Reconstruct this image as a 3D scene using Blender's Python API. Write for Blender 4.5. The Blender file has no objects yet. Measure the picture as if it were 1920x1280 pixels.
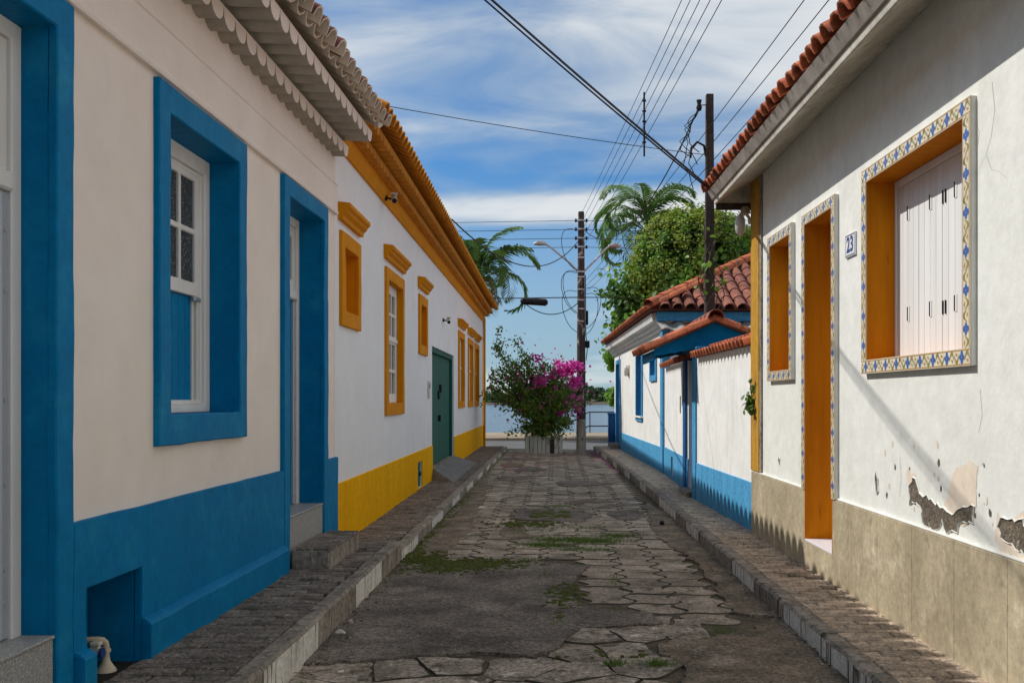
import bpy, bmesh, math, random
import numpy as np
from mathutils import Vector, Matrix, noise as mnoise
random.seed(11); rng = np.random.default_rng(5)
S = bpy.context.scene; C = S.collection
R = math.radians

# ------------------------------------------------------------------ camera
cam = bpy.data.objects.new('camera', bpy.data.cameras.new('camera')); C.objects.link(cam)
cam.location = (0, 0, 1.5); cam.rotation_euler = (R(90), 0, 0)
cam.data.lens = 35.0; cam.data.sensor_width = 36.0
cam.data.shift_x = -80/1920; cam.data.shift_y = 108/1920
cam.data.clip_end = 6000; cam.data.clip_start = 0.05
S.camera = cam
# ------------------------------------------------------------------ sun, sky, exposure
SUN = Vector((0.91, -0.31, -1.0)).normalized()          # direction the light travels
sl = bpy.data.lights.new('sun', 'SUN'); sl.energy = 2.15; sl.angle = R(0.5); sl.color = (1, .96, .90)
so = bpy.data.objects.new('sun', sl); C.objects.link(so)
so.rotation_euler = SUN.to_track_quat('-Z', 'Y').to_euler(); so.location = (-30, 10, 40)
w = bpy.data.worlds.new('World'); S.world = w; w.use_nodes = True
def build_world():
    nt = w.node_tree; n = nt.nodes; L = nt.links; n.clear()
    out = n.new('ShaderNodeOutputWorld'); bg = n.new('ShaderNodeBackground'); bg.inputs[1].default_value = 0.13
    sky = n.new('ShaderNodeTexSky'); sky.sky_type = 'NISHITA'; sky.sun_disc = False
    sky.sun_elevation = math.asin(-SUN.z); sky.sun_rotation = math.atan2(-SUN.x, -SUN.y)
    sky.air_density = 1.0; sky.dust_density = 0.6; sky.ozone_density = 2.5
    tint = n.new('ShaderNodeMix'); tint.data_type = 'RGBA'; tint.blend_type = 'MULTIPLY'
    tint.inputs[0].default_value = 1; tint.inputs[7].default_value = (.14, .31, .455, 1)
    L.new(sky.outputs[0], tint.inputs[6])
    tc = n.new('ShaderNodeTexCoord'); sp = n.new('ShaderNodeSeparateXYZ'); L.new(tc.outputs['Generated'], sp.inputs[0])
    def m(op, a, b=None, c=None):
        q = n.new('ShaderNodeMath'); q.operation = op
        for i, x in enumerate((a, b, c)):
            if x is None: continue
            if isinstance(x, (int, float)): q.inputs[i].default_value = x
            else: L.new(x, q.inputs[i])
        return q.outputs[0]
    zz = m('ADD', m('MAXIMUM', sp.outputs[2], 0.0), 0.16)
    px = m('DIVIDE', sp.outputs[0], zz); py = m('DIVIDE', sp.outputs[1], zz)
    cv = n.new('ShaderNodeCombineXYZ'); L.new(px, cv.inputs[0]); L.new(py, cv.inputs[1]); cv.inputs[2].default_value = 0.0
    def noise(scale, loc, sc, rot, detail, rough, dist):
        mp = n.new('ShaderNodeMapping'); L.new(cv.outputs[0], mp.inputs[0])
        mp.inputs[1].default_value = loc; mp.inputs[2].default_value = (0, 0, R(rot)); mp.inputs[3].default_value = sc
        t = n.new('ShaderNodeTexNoise'); L.new(mp.outputs[0], t.inputs[0])
        t.inputs['Scale'].default_value = scale; t.inputs['Detail'].default_value = detail
        t.inputs['Roughness'].default_value = rough; t.inputs['Distortion'].default_value = dist
        return t.outputs[0]
    big = noise(0.62, (7.7, 0.4, 0), (.75, 1.3, 1), -14, 4, .5, .35)
    wisp = noise(2.3, (1.3, 7.7, 0), (.8, 1.3, 1), -30, 7, .56, .6)
    s = m('ADD', m('MULTIPLY', big, .84), m('MULTIPLY', wisp, .27))
    def ramp(v, a, b):
        r = n.new('ShaderNodeMapRange'); r.interpolation_type = 'SMOOTHERSTEP'
        L.new(v, r.inputs[0]); r.inputs[1].default_value = a; r.inputs[2].default_value = b
        return r.outputs[0]
    mask = m('MULTIPLY', m('MULTIPLY', ramp(s, .385, .635), .90), ramp(sp.outputs[2], .015, .16))
    veil = m('MULTIPLY', ramp(sp.outputs[2], .30, .0), .62)       # pale air low over the river
    mask = m('MAXIMUM', mask, veil)
    cc = n.new('ShaderNodeMix'); cc.data_type = 'RGBA'
    cc.inputs[6].default_value = (1.75, 2.15, 2.5, 1); cc.inputs[7].default_value = (3.35, 3.4, 3.4, 1)
    L.new(ramp(s, .46, .66), cc.inputs[0])
    mx = n.new('ShaderNodeMix'); mx.data_type = 'RGBA'
    L.new(mask, mx.inputs[0]); L.new(tint.outputs[2], mx.inputs[6]); L.new(cc.outputs[2], mx.inputs[7])
    L.new(mx.outputs[2], bg.inputs[0]); L.new(bg.outputs[0], out.inputs[0])
build_world()
vs = S.view_settings; vs.view_transform = 'Standard'; vs.look = 'None'; vs.gamma = 1; vs.exposure = 0.92
vs.use_curve_mapping = False
S.render.engine = 'CYCLES'
S.cycles.max_bounces = 8; S.cycles.diffuse_bounces = 5; S.cycles.use_denoising = True

# ------------------------------------------------------------------ materials
def mat(name, c1, c2=None, scale=3., lo=.35, hi=.68, rough=.85, bump=.0, bscale=40., bdist=.01, stretch=(1, 1, 1),
        c3=None, s3=1.2, lo3=.58, hi3=.66, st3=(1, 1, 1), rv=0., spec=.25, metal=0., transl=0., d=6, tr2=0.,
        c4=None, s4=20., lo4=.6, hi4=.7, grain=None):
    M_ = bpy.data.materials.new(name); M_.use_nodes = True
    nt = M_.node_tree; n = nt.nodes; L = nt.links
    b = n['Principled BSDF']; b.inputs['Roughness'].default_value = rough
    b.inputs['Specular IOR Level'].default_value = spec; b.inputs['Metallic'].default_value = metal
    geo = n.new('ShaderNodeNewGeometry')
    def nz(sc, st, det=6, ro=.6):
        mp = n.new('ShaderNodeMapping'); L.new(geo.outputs['Position'], mp.inputs[0]); mp.inputs[3].default_value = st
        t = n.new('ShaderNodeTexNoise'); L.new(mp.outputs[0], t.inputs[0])
        t.inputs['Scale'].default_value = sc; t.inputs['Detail'].default_value = det; t.inputs['Roughness'].default_value = ro
        return t.outputs[0]
    def rmp(v, a, bb):
        r = n.new('ShaderNodeMapRange'); L.new(v, r.inputs[0]); r.inputs[1].default_value = a; r.inputs[2].default_value = bb
        return r.outputs[0]
    def mixc(f, a, bb, mode='MIX'):
        q = n.new('ShaderNodeMix'); q.data_type = 'RGBA'; q.blend_type = mode
        for i, x in ((0, f), (6, a), (7, bb)):
            if isinstance(x, tuple): q.inputs[i].default_value = (*x, 1)
            elif isinstance(x, (int, float)): q.inputs[i].default_value = x
            else: L.new(x, q.inputs[i])
        return q.outputs[2]
    col = c1
    if c2: col = mixc(rmp(nz(scale, stretch, d), lo, hi), c1, c2)
    if c3: col = mixc(rmp(nz(s3, st3, 8, .65), lo3, hi3), col, c3)
    if c4: col = mixc(rmp(nz(s4, (1, 1, 1), 3), lo4, hi4), col, c4)
    if grain:
        q = n.new('ShaderNodeMapRange'); L.new(nz(grain[0], (1, 1, 1), 3, .75), q.inputs[0])
        q.inputs[1].default_value = .3; q.inputs[2].default_value = .7; q.inputs[3].default_value = 1-grain[1]; q.inputs[4].default_value = 1+grain[1]
        hv = n.new('ShaderNodeHueSaturation'); L.new(q.outputs[0], hv.inputs['Value'])
        if isinstance(col, tuple): hv.inputs['Color'].default_value = (*col, 1)
        else: L.new(col, hv.inputs['Color'])
        col = hv.outputs[0]
    if rv:
        oi = n.new('ShaderNodeObjectInfo'); h = n.new('ShaderNodeHueSaturation')
        mr = n.new('ShaderNodeMapRange'); L.new(oi.outputs['Random'], mr.inputs[0])
        mr.inputs[3].default_value = 1-rv; mr.inputs[4].default_value = 1+rv; L.new(mr.outputs[0], h.inputs['Value'])
        if isinstance(col, tuple): h.inputs['Color'].default_value = (*col, 1)
        else: L.new(col, h.inputs['Color'])
        col = h.outputs[0]
    if isinstance(col, tuple): b.inputs['Base Color'].default_value = (*col, 1)
    else: L.new(col, b.inputs['Base Color'])
    if bump:
        bp = n.new('ShaderNodeBump'); bp.inputs['Strength'].default_value = bump; bp.inputs['Distance'].default_value = bdist
        L.new(nz(bscale, stretch, 6, .65), bp.inputs['Height']); L.new(bp.outputs[0], b.inputs['Normal'])
    if transl:
        tl = n.new('ShaderNodeBsdfTranslucent'); ms = n.new('ShaderNodeMixShader'); ms.inputs[0].default_value = transl
        if isinstance(col, tuple): tl.inputs[0].default_value = (*col, 1)
        else: L.new(col, tl.inputs[0])
        L.new(b.outputs[0], ms.inputs[1]); L.new(tl.outputs[0], ms.inputs[2]); L.new(ms.outputs[0], n['Material Output'].inputs[0])
    return M_
K = {}
K['cream'] = mat('cream plaster', (0.882, 0.788, 0.710), (0.840, 0.735, 0.647), 1.2, bump=.25, bscale=18, bdist=.006, c3=(0.777, 0.693, 0.615), s3=.9, lo3=.60, hi3=.75, grain=(3, 0.035))
K['white'] = mat('white plaster', (.86, .86, .87), (.82, .82, .83), 1.0, bump=.25, bscale=16, bdist=.006, c3=(.76, .75, .74), s3=.8, lo3=.6, hi3=.75, grain=(3, 0.03))
K['oldwhite'] = mat('weathered white plaster', (0.754, 0.754, 0.708), (0.708, 0.708, 0.653), 2.2, bump=.45, bscale=11, bdist=.01,
                    c3=(.66, .64, .57), s3=1.6, lo3=.57, hi3=.78, st3=(1, 1, .45), c4=(.6, .57, .5), s4=9, lo4=.70, hi4=.8, grain=(7, 0.07))
K['greywhite'] = mat('garden wall plaster', (.80, .80, .77), (.72, .72, .69), 1.8, bump=.35, bscale=14, bdist=.008,
                     c3=(.58, .57, .54), s3=1.3, lo3=.56, hi3=.8, st3=(1.5, 1.5, .3), grain=(6, 0.07))
K['blue'] = mat('teal blue paint', (.000, .165, .37), (.000, .185, .40), 2.0, rough=.55, bump=.5, bscale=14, bdist=.006,
                c3=(.015, .245, .43), s3=3.2, lo3=.54, hi3=.78, spec=.08, c4=(.05, .26, .44), s4=38, lo4=.74, hi4=.80, grain=(12, 0.12))
K['blue2'] = mat('mid blue limewash', (.055, .27, .50), (.09, .33, .56), 6, stretch=(1, 1, .12), rough=.8, bump=.35, bscale=30,
                 spec=.15, c3=(.02, .16, .34), s3=7, lo3=.55, hi3=.8, st3=(1, 1, .1), grain=(30, 0.3))
K['navy'] = mat('deep blue joinery', (.01, .075, .22), (.014, .10, .27), 5, stretch=(1, 1, .15), rough=.6)
K['orange'] = mat('ochre orange paint', (.70, .27, .006), (.62, .23, .005), 3, spec=.12, rough=.8, bump=.2, bscale=30, c3=(.5, .20, .03), s3=4, lo3=.62, hi3=.8)
K['comb'] = mat('combed orange plaster', (.60, .215, .006), (.50, .165, .005), 14, spec=.1, stretch=(1, 1, .1), rough=.8, bump=.7, bscale=34, bdist=.008,
                c3=(.36, .12, .01), s3=22, lo3=.62, hi3=.70, st3=(1, 1, .12))
K['yellow'] = mat('golden yellow paint', (.90, .45, .002), (.82, .39, .002), 5, stretch=(1, 1, .15), rough=.8, bump=.4, bscale=30, spec=.04, c3=(.70, .36, .02), s3=3, lo3=.6, hi3=.8, st3=(1, 1, .3), grain=(14, 0.12))
K['green'] = mat('dark green gate paint', (.016, .10, .075), (.024, .13, .095), 6, stretch=(1, 1, .08), rough=.6, bump=.2, bscale=30, spec=.15)
K['wood_white'] = mat('white joinery paint', (.80, .78, .74), (.72, .70, .66), 8, stretch=(1, 1, .2), rough=.5, spec=.4)
K['shutter'] = mat('white shutter paint', (.77, .77, .76), (.68, .68, .66), 9, stretch=(1, 1, .06), rough=.6, c3=(.55, .52, .5), s3=10, lo3=.66, hi3=.78, st3=(1, 1, .08), rv=.04, bump=.2, bscale=40)
K['grey_metal'] = mat('grey door channel', (.48, .50, .53), rough=.45, metal=.3)
K['glass'] = mat('obscure glass with painted sparkle', (.012, .022, .03), (.34, .38, .40), 75, lo=.55, hi=.68, rough=.25, bump=1., bscale=70, bdist=.02, spec=.5, d=3)  # pale specks put the sparkle of refracted light into the colour
K['granite'] = mat('speckled granite', (.42, .41, .39), (.25, .24, .23), 160, lo=.42, hi=.58, rough=.4, c4=(.62, .6, .57), s4=120, lo4=.6, hi4=.64, grain=(90, 0.3))
K['stone'] = mat('travertine panels', (0.475, 0.400, 0.271), (0.361, 0.302, 0.202), 2.6, lo=.38, hi=.62, rough=.45, bump=.12, bscale=25, stretch=(1, 1, .75), c3=(0.570, 0.493, 0.353), s3=3.4, lo3=.55, hi3=.68, c4=(0.304, 0.260, 0.181), s4=7, lo4=.60, hi4=.75, rv=.05, d=10, grain=(22, 0.22))
K['grout'] = mat('pale grout', (.5, .48, .44))
K['terracotta'] = mat('terracotta', (.50, .145, .062), (.36, .10, .05), 7, rough=.9, bump=.4, bscale=40, rv=.22, c3=(.12, .075, .06), s3=6, lo3=.54, hi3=.66, grain=(30, 0.3))
K['terra_old'] = mat('weathered terracotta', (.30, .105, .068), (.19, .075, .056), 9, rough=.9, bump=.5, bscale=40, rv=.2, c3=(.10, .065, .055), s3=4, lo3=.52, hi3=.7, c4=(.46, .30, .24), s4=16, lo4=.62, hi4=.75, grain=(24, 0.35))
K['terra_cream'] = mat('limewashed tile', (.80, .70, .58), (.70, .60, .48), 6, rough=.9, bump=.4, bscale=30, rv=.05)
K['terra_red'] = mat('dark red tile', (.20, .06, .045), (.12, .045, .04), 12, rough=.9, rv=.2)
K['tile_orange'] = mat('orange painted tile', (.62, .25, .018), (.50, .19, .016), 8, rough=.8, rv=.08, bump=.3, bscale=30, c3=(.34, .14, .03), s3=5, lo3=.6, hi3=.75)
K['brick'] = mat('dark mossy paver', (0.251, 0.206, 0.169), (0.154, 0.126, 0.109), 8, rough=.95, bump=.9, bscale=60, bdist=.012, rv=.25, c3=(0.372, 0.316, 0.262), s3=14, lo3=.56, hi3=.7, c4=(0.099, 0.095, 0.070), s4=5, lo4=.55, hi4=.7, grain=(42, 0.7))
K['brick2'] = mat('brown worn paver', (0.548, 0.422, 0.308), (0.356, 0.277, 0.210), 7, rough=.95, bump=.9, bscale=60, bdist=.012, rv=.22, c3=(0.739, 0.589, 0.443), s3=13, lo3=.56, hi3=.7, c4=(0.219, 0.180, 0.129), s4=4, lo4=.57, hi4=.7, grain=(42, 0.55))
K['paver'] = mat('worn concrete paver', (0.486, 0.399, 0.305), (0.257, 0.210, 0.159), 2.4, lo=.36, hi=.62, rough=.95, bump=1., bscale=45, bdist=.015, rv=.14, c3=(0.702, 0.605, 0.483), s3=2.2, lo3=.57, hi3=.68, c4=(0.135, 0.114, 0.084), s4=4.5, lo4=.55, hi4=.68, grain=(40, .6))
K['slab'] = mat('broken pale concrete', (0.532, 0.435, 0.345), (0.280, 0.228, 0.176), 3.5, lo=.38, hi=.6, rough=.95, bump=1., bscale=30, bdist=.03, rv=.15, c3=(0.812, 0.707, 0.598), s3=5, lo3=.58, hi3=.66, c4=(0.154, 0.129, 0.091), s4=7, lo4=.55, hi4=.66, grain=(32, .65))
K['asphalt'] = mat('old asphalt', (0.250, 0.206, 0.167), (0.119, 0.098, 0.081), 2.2, lo=.36, hi=.62, rough=.95, bump=1., bscale=110, bdist=.012, c3=(0.362, 0.300, 0.241), s3=1.3, lo3=.55, hi3=.70, c4=(0.525, 0.456, 0.380), s4=62, lo4=.63, hi4=.69, grain=(46, .75))
K['brownpatch'] = mat('brown dirt-stained cement', (0.282, 0.218, 0.152), (0.138, 0.109, 0.077), 3.5, lo=.36, hi=.62, rough=.95, bump=1., bscale=70, bdist=.012, c3=(0.396, 0.319, 0.241), s3=2.5, lo3=.57, hi3=.68, c4=(0.480, 0.413, 0.322), s4=70, lo4=.65, hi4=.7, grain=(45, .7))
K['joint2'] = mat('brown joint dirt', (.115, .098, .074), (.07, .06, .045), 8, rough=1)
K['dirt'] = mat('brown packed dirt', (.17, .135, .095), (.10, .082, .058), 6, rough=1, bump=1, bscale=40, bdist=.02, c3=(.085, .10, .03), s3=2.2, lo3=.54, hi3=.63, grain=(45, .6))
K['joint'] = mat('black joint dirt', (.03, .027, .022), (.018, .017, .014), 8, rough=1)
K['soil'] = mat('dark mossy soil', (.085, .07, .05), (.05, .043, .031), 6, rough=1, bump=1, bscale=40, bdist=.02, c3=(.065, .085, .02), s3=2, lo3=.53, hi3=.62)
K['concrete'] = mat('stained concrete', (0.359, 0.307, 0.250), (0.187, 0.161, 0.129), 5, rough=.95, bump=.8, bscale=40, bdist=.012, stretch=(1, 1, .5), c3=(0.094, 0.083, 0.064), s3=7, lo3=.54, hi3=.64, st3=(1.5, 1.5, .3), grain=(30, 0.5))
K['curbwhite'] = mat('flaking white curb paint', (.78, .75, .69), (.62, .58, .51), 6, rough=.9, bump=.7, bscale=40, stretch=(1, 1, .5), c3=(.13, .11, .09), s3=11, lo3=.55, hi3=.60, st3=(1.6, 1.6, .10), grain=(30, .25))
K['ramp'] = mat('grey cement ramp', (0.225, 0.217, 0.210), (0.150, 0.147, 0.143), 6, rough=.95, bump=.7, bscale=60, grain=(40, 0.4))
K['road'] = mat('river road asphalt', (.13, .13, .13), (.10, .10, .10), 2, rough=.95, bump=.5, bscale=60)
K['promenade'] = mat('sandy promenade', (.36, .285, .20), (.28, .22, .155), 3, rough=.95)
K['moss'] = mat('moss', (0.128, 0.150, 0.024), (0.068, 0.087, 0.018), 30, rough=1, bump=1, bscale=80, bdist=.02, c3=(0.150, 0.128, 0.083), s3=6, lo3=.56, hi3=.66)
K['polewood'] = mat('weathered pole wood', (.085, .062, .048), (.04, .032, .027), 10, stretch=(1, 1, .08), rough=.9, bump=.8, bscale=30, c3=(.15, .125, .10), s3=12, lo3=.60, hi3=.7, st3=(1, 1, .1), grain=(25, 0.4))
K['poleblotch'] = mat('blotched concrete pole', (.085, .066, .055), (.05, .042, .036), 6, rough=.95, bump=.8, bscale=30, c3=(.44, .40, .35), s3=7, lo3=.585, hi3=.62, st3=(1, 1, .6))
K['polepale'] = mat('limewashed pole base', (.50, .45, .38), (.34, .29, .24), 5, rough=.95, stretch=(1, 1, .3), c3=(.16, .12, .09), s3=6, lo3=.56, hi3=.64)
K['metal'] = mat('galvanised steel', (.55, .56, .57), (.42, .43, .44), 8, rough=.4, metal=.7)
K['flash'] = mat('lead flashing', (.50, .46, .40), (.30, .27, .23), 5, rough=.5, metal=.4, bump=.6, bscale=14)
K['black'] = mat('black rubber', (.012, .012, .013), rough=.6)
K['wire'] = mat('dark cable', (.02, .02, .022), rough=.6)
K['cablegrey'] = mat('grey cable', (.06, .06, .055), rough=.6)
K['rail'] = mat('dark steel rail', (.03, .035, .045), rough=.5)
K['plastic'] = mat('ivory plastic', (.66, .62, .52), rough=.4)
K['pvc'] = mat('beige plastic pipe', (.62, .52, .37), rough=.45)
K['valveblue'] = mat('blue valve wheel', (.02, .06, .2), rough=.4)
K['lampglass'] = mat('milky lamp glass', (.52, .50, .45), rough=.25, spec=.5)
K['planter'] = mat('worn white picket', (.62, .61, .55), (.42, .42, .36), 9, stretch=(1, 1, .1), rough=.85, c3=(.10, .11, .06), s3=7, lo3=.55, hi3=.64, st3=(1, 1, .3), bump=.4)
K['azcream'] = mat('cream glazed tile', (.74, .67, .50), (.66, .58, .42), 25, rough=.35, spec=.5, rv=.09)
K['azblue'] = mat('cobalt glaze', (.025, .095, .36), (.05, .16, .46), 60, rough=.3, spec=.5)
K['azolive'] = mat('olive glaze', (.27, .235, .075), rough=.3, spec=.5)
K['azbrown'] = mat('amber glaze', (.46, .24, .06), rough=.3, spec=.5)
K['tilewhite'] = mat('white floor tile', (.72, .71, .74), rough=.35)
K['peelgrey'] = mat('bare brown render', (.21, .17, .125), (.12, .10, .075), 14, rough=1, bump=1, bscale=50, bdist=.02, c3=(.34, .29, .23), s3=16, lo3=.6, hi3=.66, grain=(40, .5))
K['peelcream'] = mat('cream under-paint', (.76, .66, .53), (.66, .55, .45), 12, rough=.95, c3=(.36, .10, .07), s3=14, lo3=.70, hi3=.72)
K['eave_grey'] = mat('grey eave underside', (.46, .41, .345), (.36, .315, .26), 6, rough=.95, bump=.5, bscale=30)  # curved undersides of the eave courses, greyer than their cream ends
K['ochre'] = mat('dull ochre board', (.50, .27, .035), (.40, .21, .03), 10, rough=.85, stretch=(1, 1, .1), spec=.1, c3=(.28, .17, .06), s3=7, lo3=.56, hi3=.7, st3=(1, 1, .15), grain=(20, .2))
K['oldcrack'] = mat('crack line', (.46, .44, .39), rough=1)
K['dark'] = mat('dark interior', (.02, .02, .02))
K['eavewhite'] = mat('aged eave paint', (.60, .57, .49), (.44, .41, .34), 4, rough=.85, bump=.4, bscale=20, stretch=(1, .4, 1), c3=(.20, .17, .13), s3=5, lo3=.60, hi3=.7, grain=(12, 0.2))
K['cement_sheet'] = mat('corrugated cement sheet', (.34, .33, .31), (.2, .195, .18), 5, rough=.95)
K['leaf_dark'] = mat('dark leaf', (.07, .155, .03), (.11, .2, .035), 3, rough=.5, transl=.3, spec=.4)
K['leaf_lime'] = mat('lime leaf', (.20, .37, .04), (.13, .27, .03), 2.5, rough=.45, transl=.4, spec=.4)
K['leaf_olive'] = mat('olive leaf', (.36, .42, .065), (.24, .30, .045), 2, rough=.6, transl=.4)
K['leaf_bush'] = mat('bougainvillea leaf', (.17, .26, .045), (.28, .34, .06), 4, rough=.5, transl=.5)
K['frond'] = mat('palm leaflet', (.10, .21, .05), (.17, .28, .06), 2, rough=.45, transl=.25, spec=.4)
K['frond_dry'] = mat('dry palm leaflet', (.30, .24, .11), (.20, .16, .07), 3, rough=.8, transl=.2)
K['bark'] = mat('bark', (.12, .10, .08), (.06, .05, .042), 8, rough=.95, bump=1, bscale=25)
K['pink'] = mat('magenta bract', (.74, .035, .42), (.85, .16, .58), 6, rough=.7, transl=.5)
K['grass'] = mat('grass blade', (0.150, 0.255, 0.038), (0.090, 0.165, 0.030), 5, rough=.7, transl=.3)
K['farwood'] = mat('far mangrove foliage', (.085, .135, .06), (.05, .095, .05), .12, rough=.9, transl=.15, c3=(.08, .115, .04), s3=.25, lo3=.55, hi3=.7)
K['earth'] = mat('earth', (.14, .115, .085), (.10, .085, .06), 1, rough=1)
def water_mat():
    M_ = bpy.data.materials.new('river water'); M_.use_nodes = True; nt = M_.node_tree; n = nt.nodes; L = nt.links
    b = n['Principled BSDF']; b.inputs['Base Color'].default_value = (.10, .125, .15, 1); b.inputs['Roughness'].default_value = .16
    b.inputs['IOR'].default_value = 1.33
    geo = n.new('ShaderNodeNewGeometry'); mp = n.new('ShaderNodeMapping'); L.new(geo.outputs['Position'], mp.inputs[0])
    mp.inputs[3].default_value = (.55, 1.0, 1)
    t = n.new('ShaderNodeTexNoise'); L.new(mp.outputs[0], t.inputs[0]); t.inputs['Scale'].default_value = 1.1
    t.inputs['Detail'].default_value = 6; t.inputs['Roughness'].default_value = .62
    bp = n.new('ShaderNodeBump'); bp.inputs['Strength'].default_value = .55; bp.inputs['Distance'].default_value = .35
    L.new(t.outputs[0], bp.inputs['Height']); L.new(bp.outputs[0], b.inputs['Normal'])
    return M_
K['water'] = water_mat()

# ------------------------------------------------------------------ mesh helpers
class MB:
    def __init__(s, fx=1): s.v = []; s.f = []; s.m = []; s.fx = fx
    def add(s, vs_, fs, m=0):
        o = len(s.v); s.v += [(s.fx*x, y, z) for x, y, z in vs_]
        s.f += [tuple(o+i for i in f) for f in fs]; s.m += [m]*len(fs); return s
    def box(s, x0, x1, y0, y1, z0, z1, m=0):
        return s.add([(x, y, z) for z in (z0, z1) for y in (y0, y1) for x in (x0, x1)],
                     [(0, 2, 3, 1), (4, 5, 7, 6), (0, 1, 5, 4), (1, 3, 7, 5), (3, 2, 6, 7), (2, 0, 4, 6)], m)
    def prism(s, poly, axis, a0, a1, m=0):
        # poly: list of 2-D points; axis 'x': poly is (y,z); 'y': (x,z); 'z': (x,y)
        n = len(poly)
        def P(p, a): return {'x': (a, p[0], p[1]), 'y': (p[0], a, p[1]), 'z': (p[0], p[1], a)}[axis]
        return s.add([P(p, a0) for p in poly]+[P(p, a1) for p in poly],
                     [tuple(range(n)), tuple(range(2*n-1, n-1, -1))]+[(i, (i+1) % n, n+(i+1) % n, n+i) for i in range(n)], m)
    def tube(s, pts, r, seg=8, m=0, cap=True):
        pts = [Vector(p) for p in pts]; rings = []; vs_ = []; fs = []
        n = len(pts); rr = r if isinstance(r, (list, tuple)) else [r]*n
        up = None
        for i, p in enumerate(pts):
            t = (pts[min(i+1, n-1)]-pts[max(i-1, 0)]).normalized()
            if up is None: up = Vector((0, 0, 1)) if abs(t.z) < .9 else Vector((1, 0, 0))
            a = t.cross(up).normalized(); b = a.cross(t).normalized(); up = b
            for k in range(seg):
                th = 2*math.pi*k/seg; vs_.append(tuple(p+(a*math.cos(th)+b*math.sin(th))*rr[i]))
        for i in range(n-1):
            for k in range(seg):
                fs.append((i*seg+k, i*seg+(k+1) % seg, (i+1)*seg+(k+1) % seg, (i+1)*seg+k))
        if cap: fs += [tuple(range(seg))[::-1], tuple((n-1)*seg+k for k in range(seg))]
        return s.add(vs_, fs, m)
    def cells(s, y0, y1, z0, z1, x0, x1, holes, m=0):
        # slab between x0 (back) and x1 (front) with rectangular holes (y0,y1,z0,z1)
        ys = sorted({y0, y1, *[min(max(h[i], y0), y1) for h in holes for i in (0, 1)]})
        zs = sorted({z0, z1, *[min(max(h[i], z0), z1) for h in holes for i in (2, 3)]})
        ny, nz = len(ys)-1, len(zs)-1
        def sol(i, j):
            if i < 0 or j < 0 or i >= ny or j >= nz: return False
            cy, cz = (ys[i]+ys[i+1])/2, (zs[j]+zs[j+1])/2
            return not any(h[0] < cy < h[1] and h[2] < cz < h[3] for h in holes)
        idx = {}; vs_ = []; fs = []
        def V(x, y, z):
            k = (x, y, z)
            if k not in idx: idx[k] = len(vs_); vs_.append(k)
            return idx[k]
        for i in range(ny):
            for j in range(nz):
                if not sol(i, j): continue
                a, b, c, d = ys[i], ys[i+1], zs[j], zs[j+1]
                fs.append((V(x1, a, c), V(x1, b, c), V(x1, b, d), V(x1, a, d)))
                fs.append((V(x0, a, d), V(x0, b, d), V(x0, b, c), V(x0, a, c)))
                if not sol(i-1, j): fs.append((V(x0, a, c), V(x1, a, c), V(x1, a, d), V(x0, a, d)))
                if not sol(i+1, j): fs.append((V(x1, b, c), V(x0, b, c), V(x0, b, d), V(x1, b, d)))
                if not sol(i, j-1): fs.append((V(x0, a, c), V(x0, b, c), V(x1, b, c), V(x1, a, c)))
                if not sol(i, j+1): fs.append((V(x1, a, d), V(x1, b, d), V(x0, b, d), V(x0, a, d)))
        return s.add(vs_, fs, m)
    def mesh(s, name, mats, smooth=0, bevel=0, seg=1, fix=True, wob=0):
        me = bpy.data.meshes.new(name); me.from_pydata(s.v, [], s.f)
        for q in (mats if isinstance(mats, (list, tuple)) else [mats]): me.materials.append(K[q])
        me.polygons.foreach_set('material_index', s.m)
        if fix or bevel:
            bm = bmesh.new(); bm.from_mesh(me)
            if fix: bmesh.ops.recalc_face_normals(bm, faces=bm.faces)
            if wob:
                for it in range(5):
                    le = [e for e in bm.edges if e.calc_length() > .16]
                    if not le: break
                    bmesh.ops.subdivide_edges(bm, edges=le, cuts=1, use_grid_fill=True)
                for v in bm.verts:
                    q = v.co; v.co = q+(mnoise.noise_vector(q*2.3)*.6+mnoise.noise_vector(q*7.)*.4)*wob
            if bevel:
                ed = [e for e in bm.edges if len(e.link_faces) == 2 and e.calc_face_angle(0) > .6]
                bmesh.ops.bevel(bm, geom=ed, offset=bevel, segments=seg, affect='EDGES', clamp_overlap=True)
            bm.to_mesh(me); bm.free()
        if smooth:
            me.polygons.foreach_set('use_smooth', [True]*len(me.polygons)); me.set_sharp_from_angle(angle=R(smooth))
        me.update(); return me
    def build(s, name, mats, parent=None, smooth=0, bevel=0, seg=1, fix=True, wob=0):
        return link(name, s.mesh(name, mats, smooth, bevel, seg, fix, wob), parent)
def link(name, me, parent=None, mw=None):
    o = bpy.data.objects.new(name, me); C.objects.link(o)
    if parent is not None: o.parent = parent
    if mw is not None: o.matrix_local = mw
    return o
def tag(o, label=None, cat=None, group=None, kind=None):
    if label: o['label'] = label
    if cat: o['category'] = cat
    if group: o['group'] = group
    if kind: o['kind'] = kind
    return o
def empty(name, loc=(0, 0, 0), rz=0.):
    o = bpy.data.objects.new(name, None); C.objects.link(o); o.location = loc; o.rotation_euler = (0, 0, rz)
    o.empty_display_size = .2; return o
def fractal(n, amp, sd):
    r = np.random.default_rng(sd); x = np.zeros(n); t = np.arange(n)/n*2*math.pi
    for k in range(1, 9): x += amp/k**.8*np.sin(k*t*1.0+r.uniform(0, 6.28))*r.uniform(.4, 1)
    return x
def ragged(cx, cy, rx, ry, n, amp, sd):
    f = fractal(n, amp, sd)
    return [(cx+rx*(1+f[i])*math.cos(2*math.pi*i/n), cy+ry*(1+f[i])*math.sin(2*math.pi*i/n)) for i in range(n)]
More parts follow.
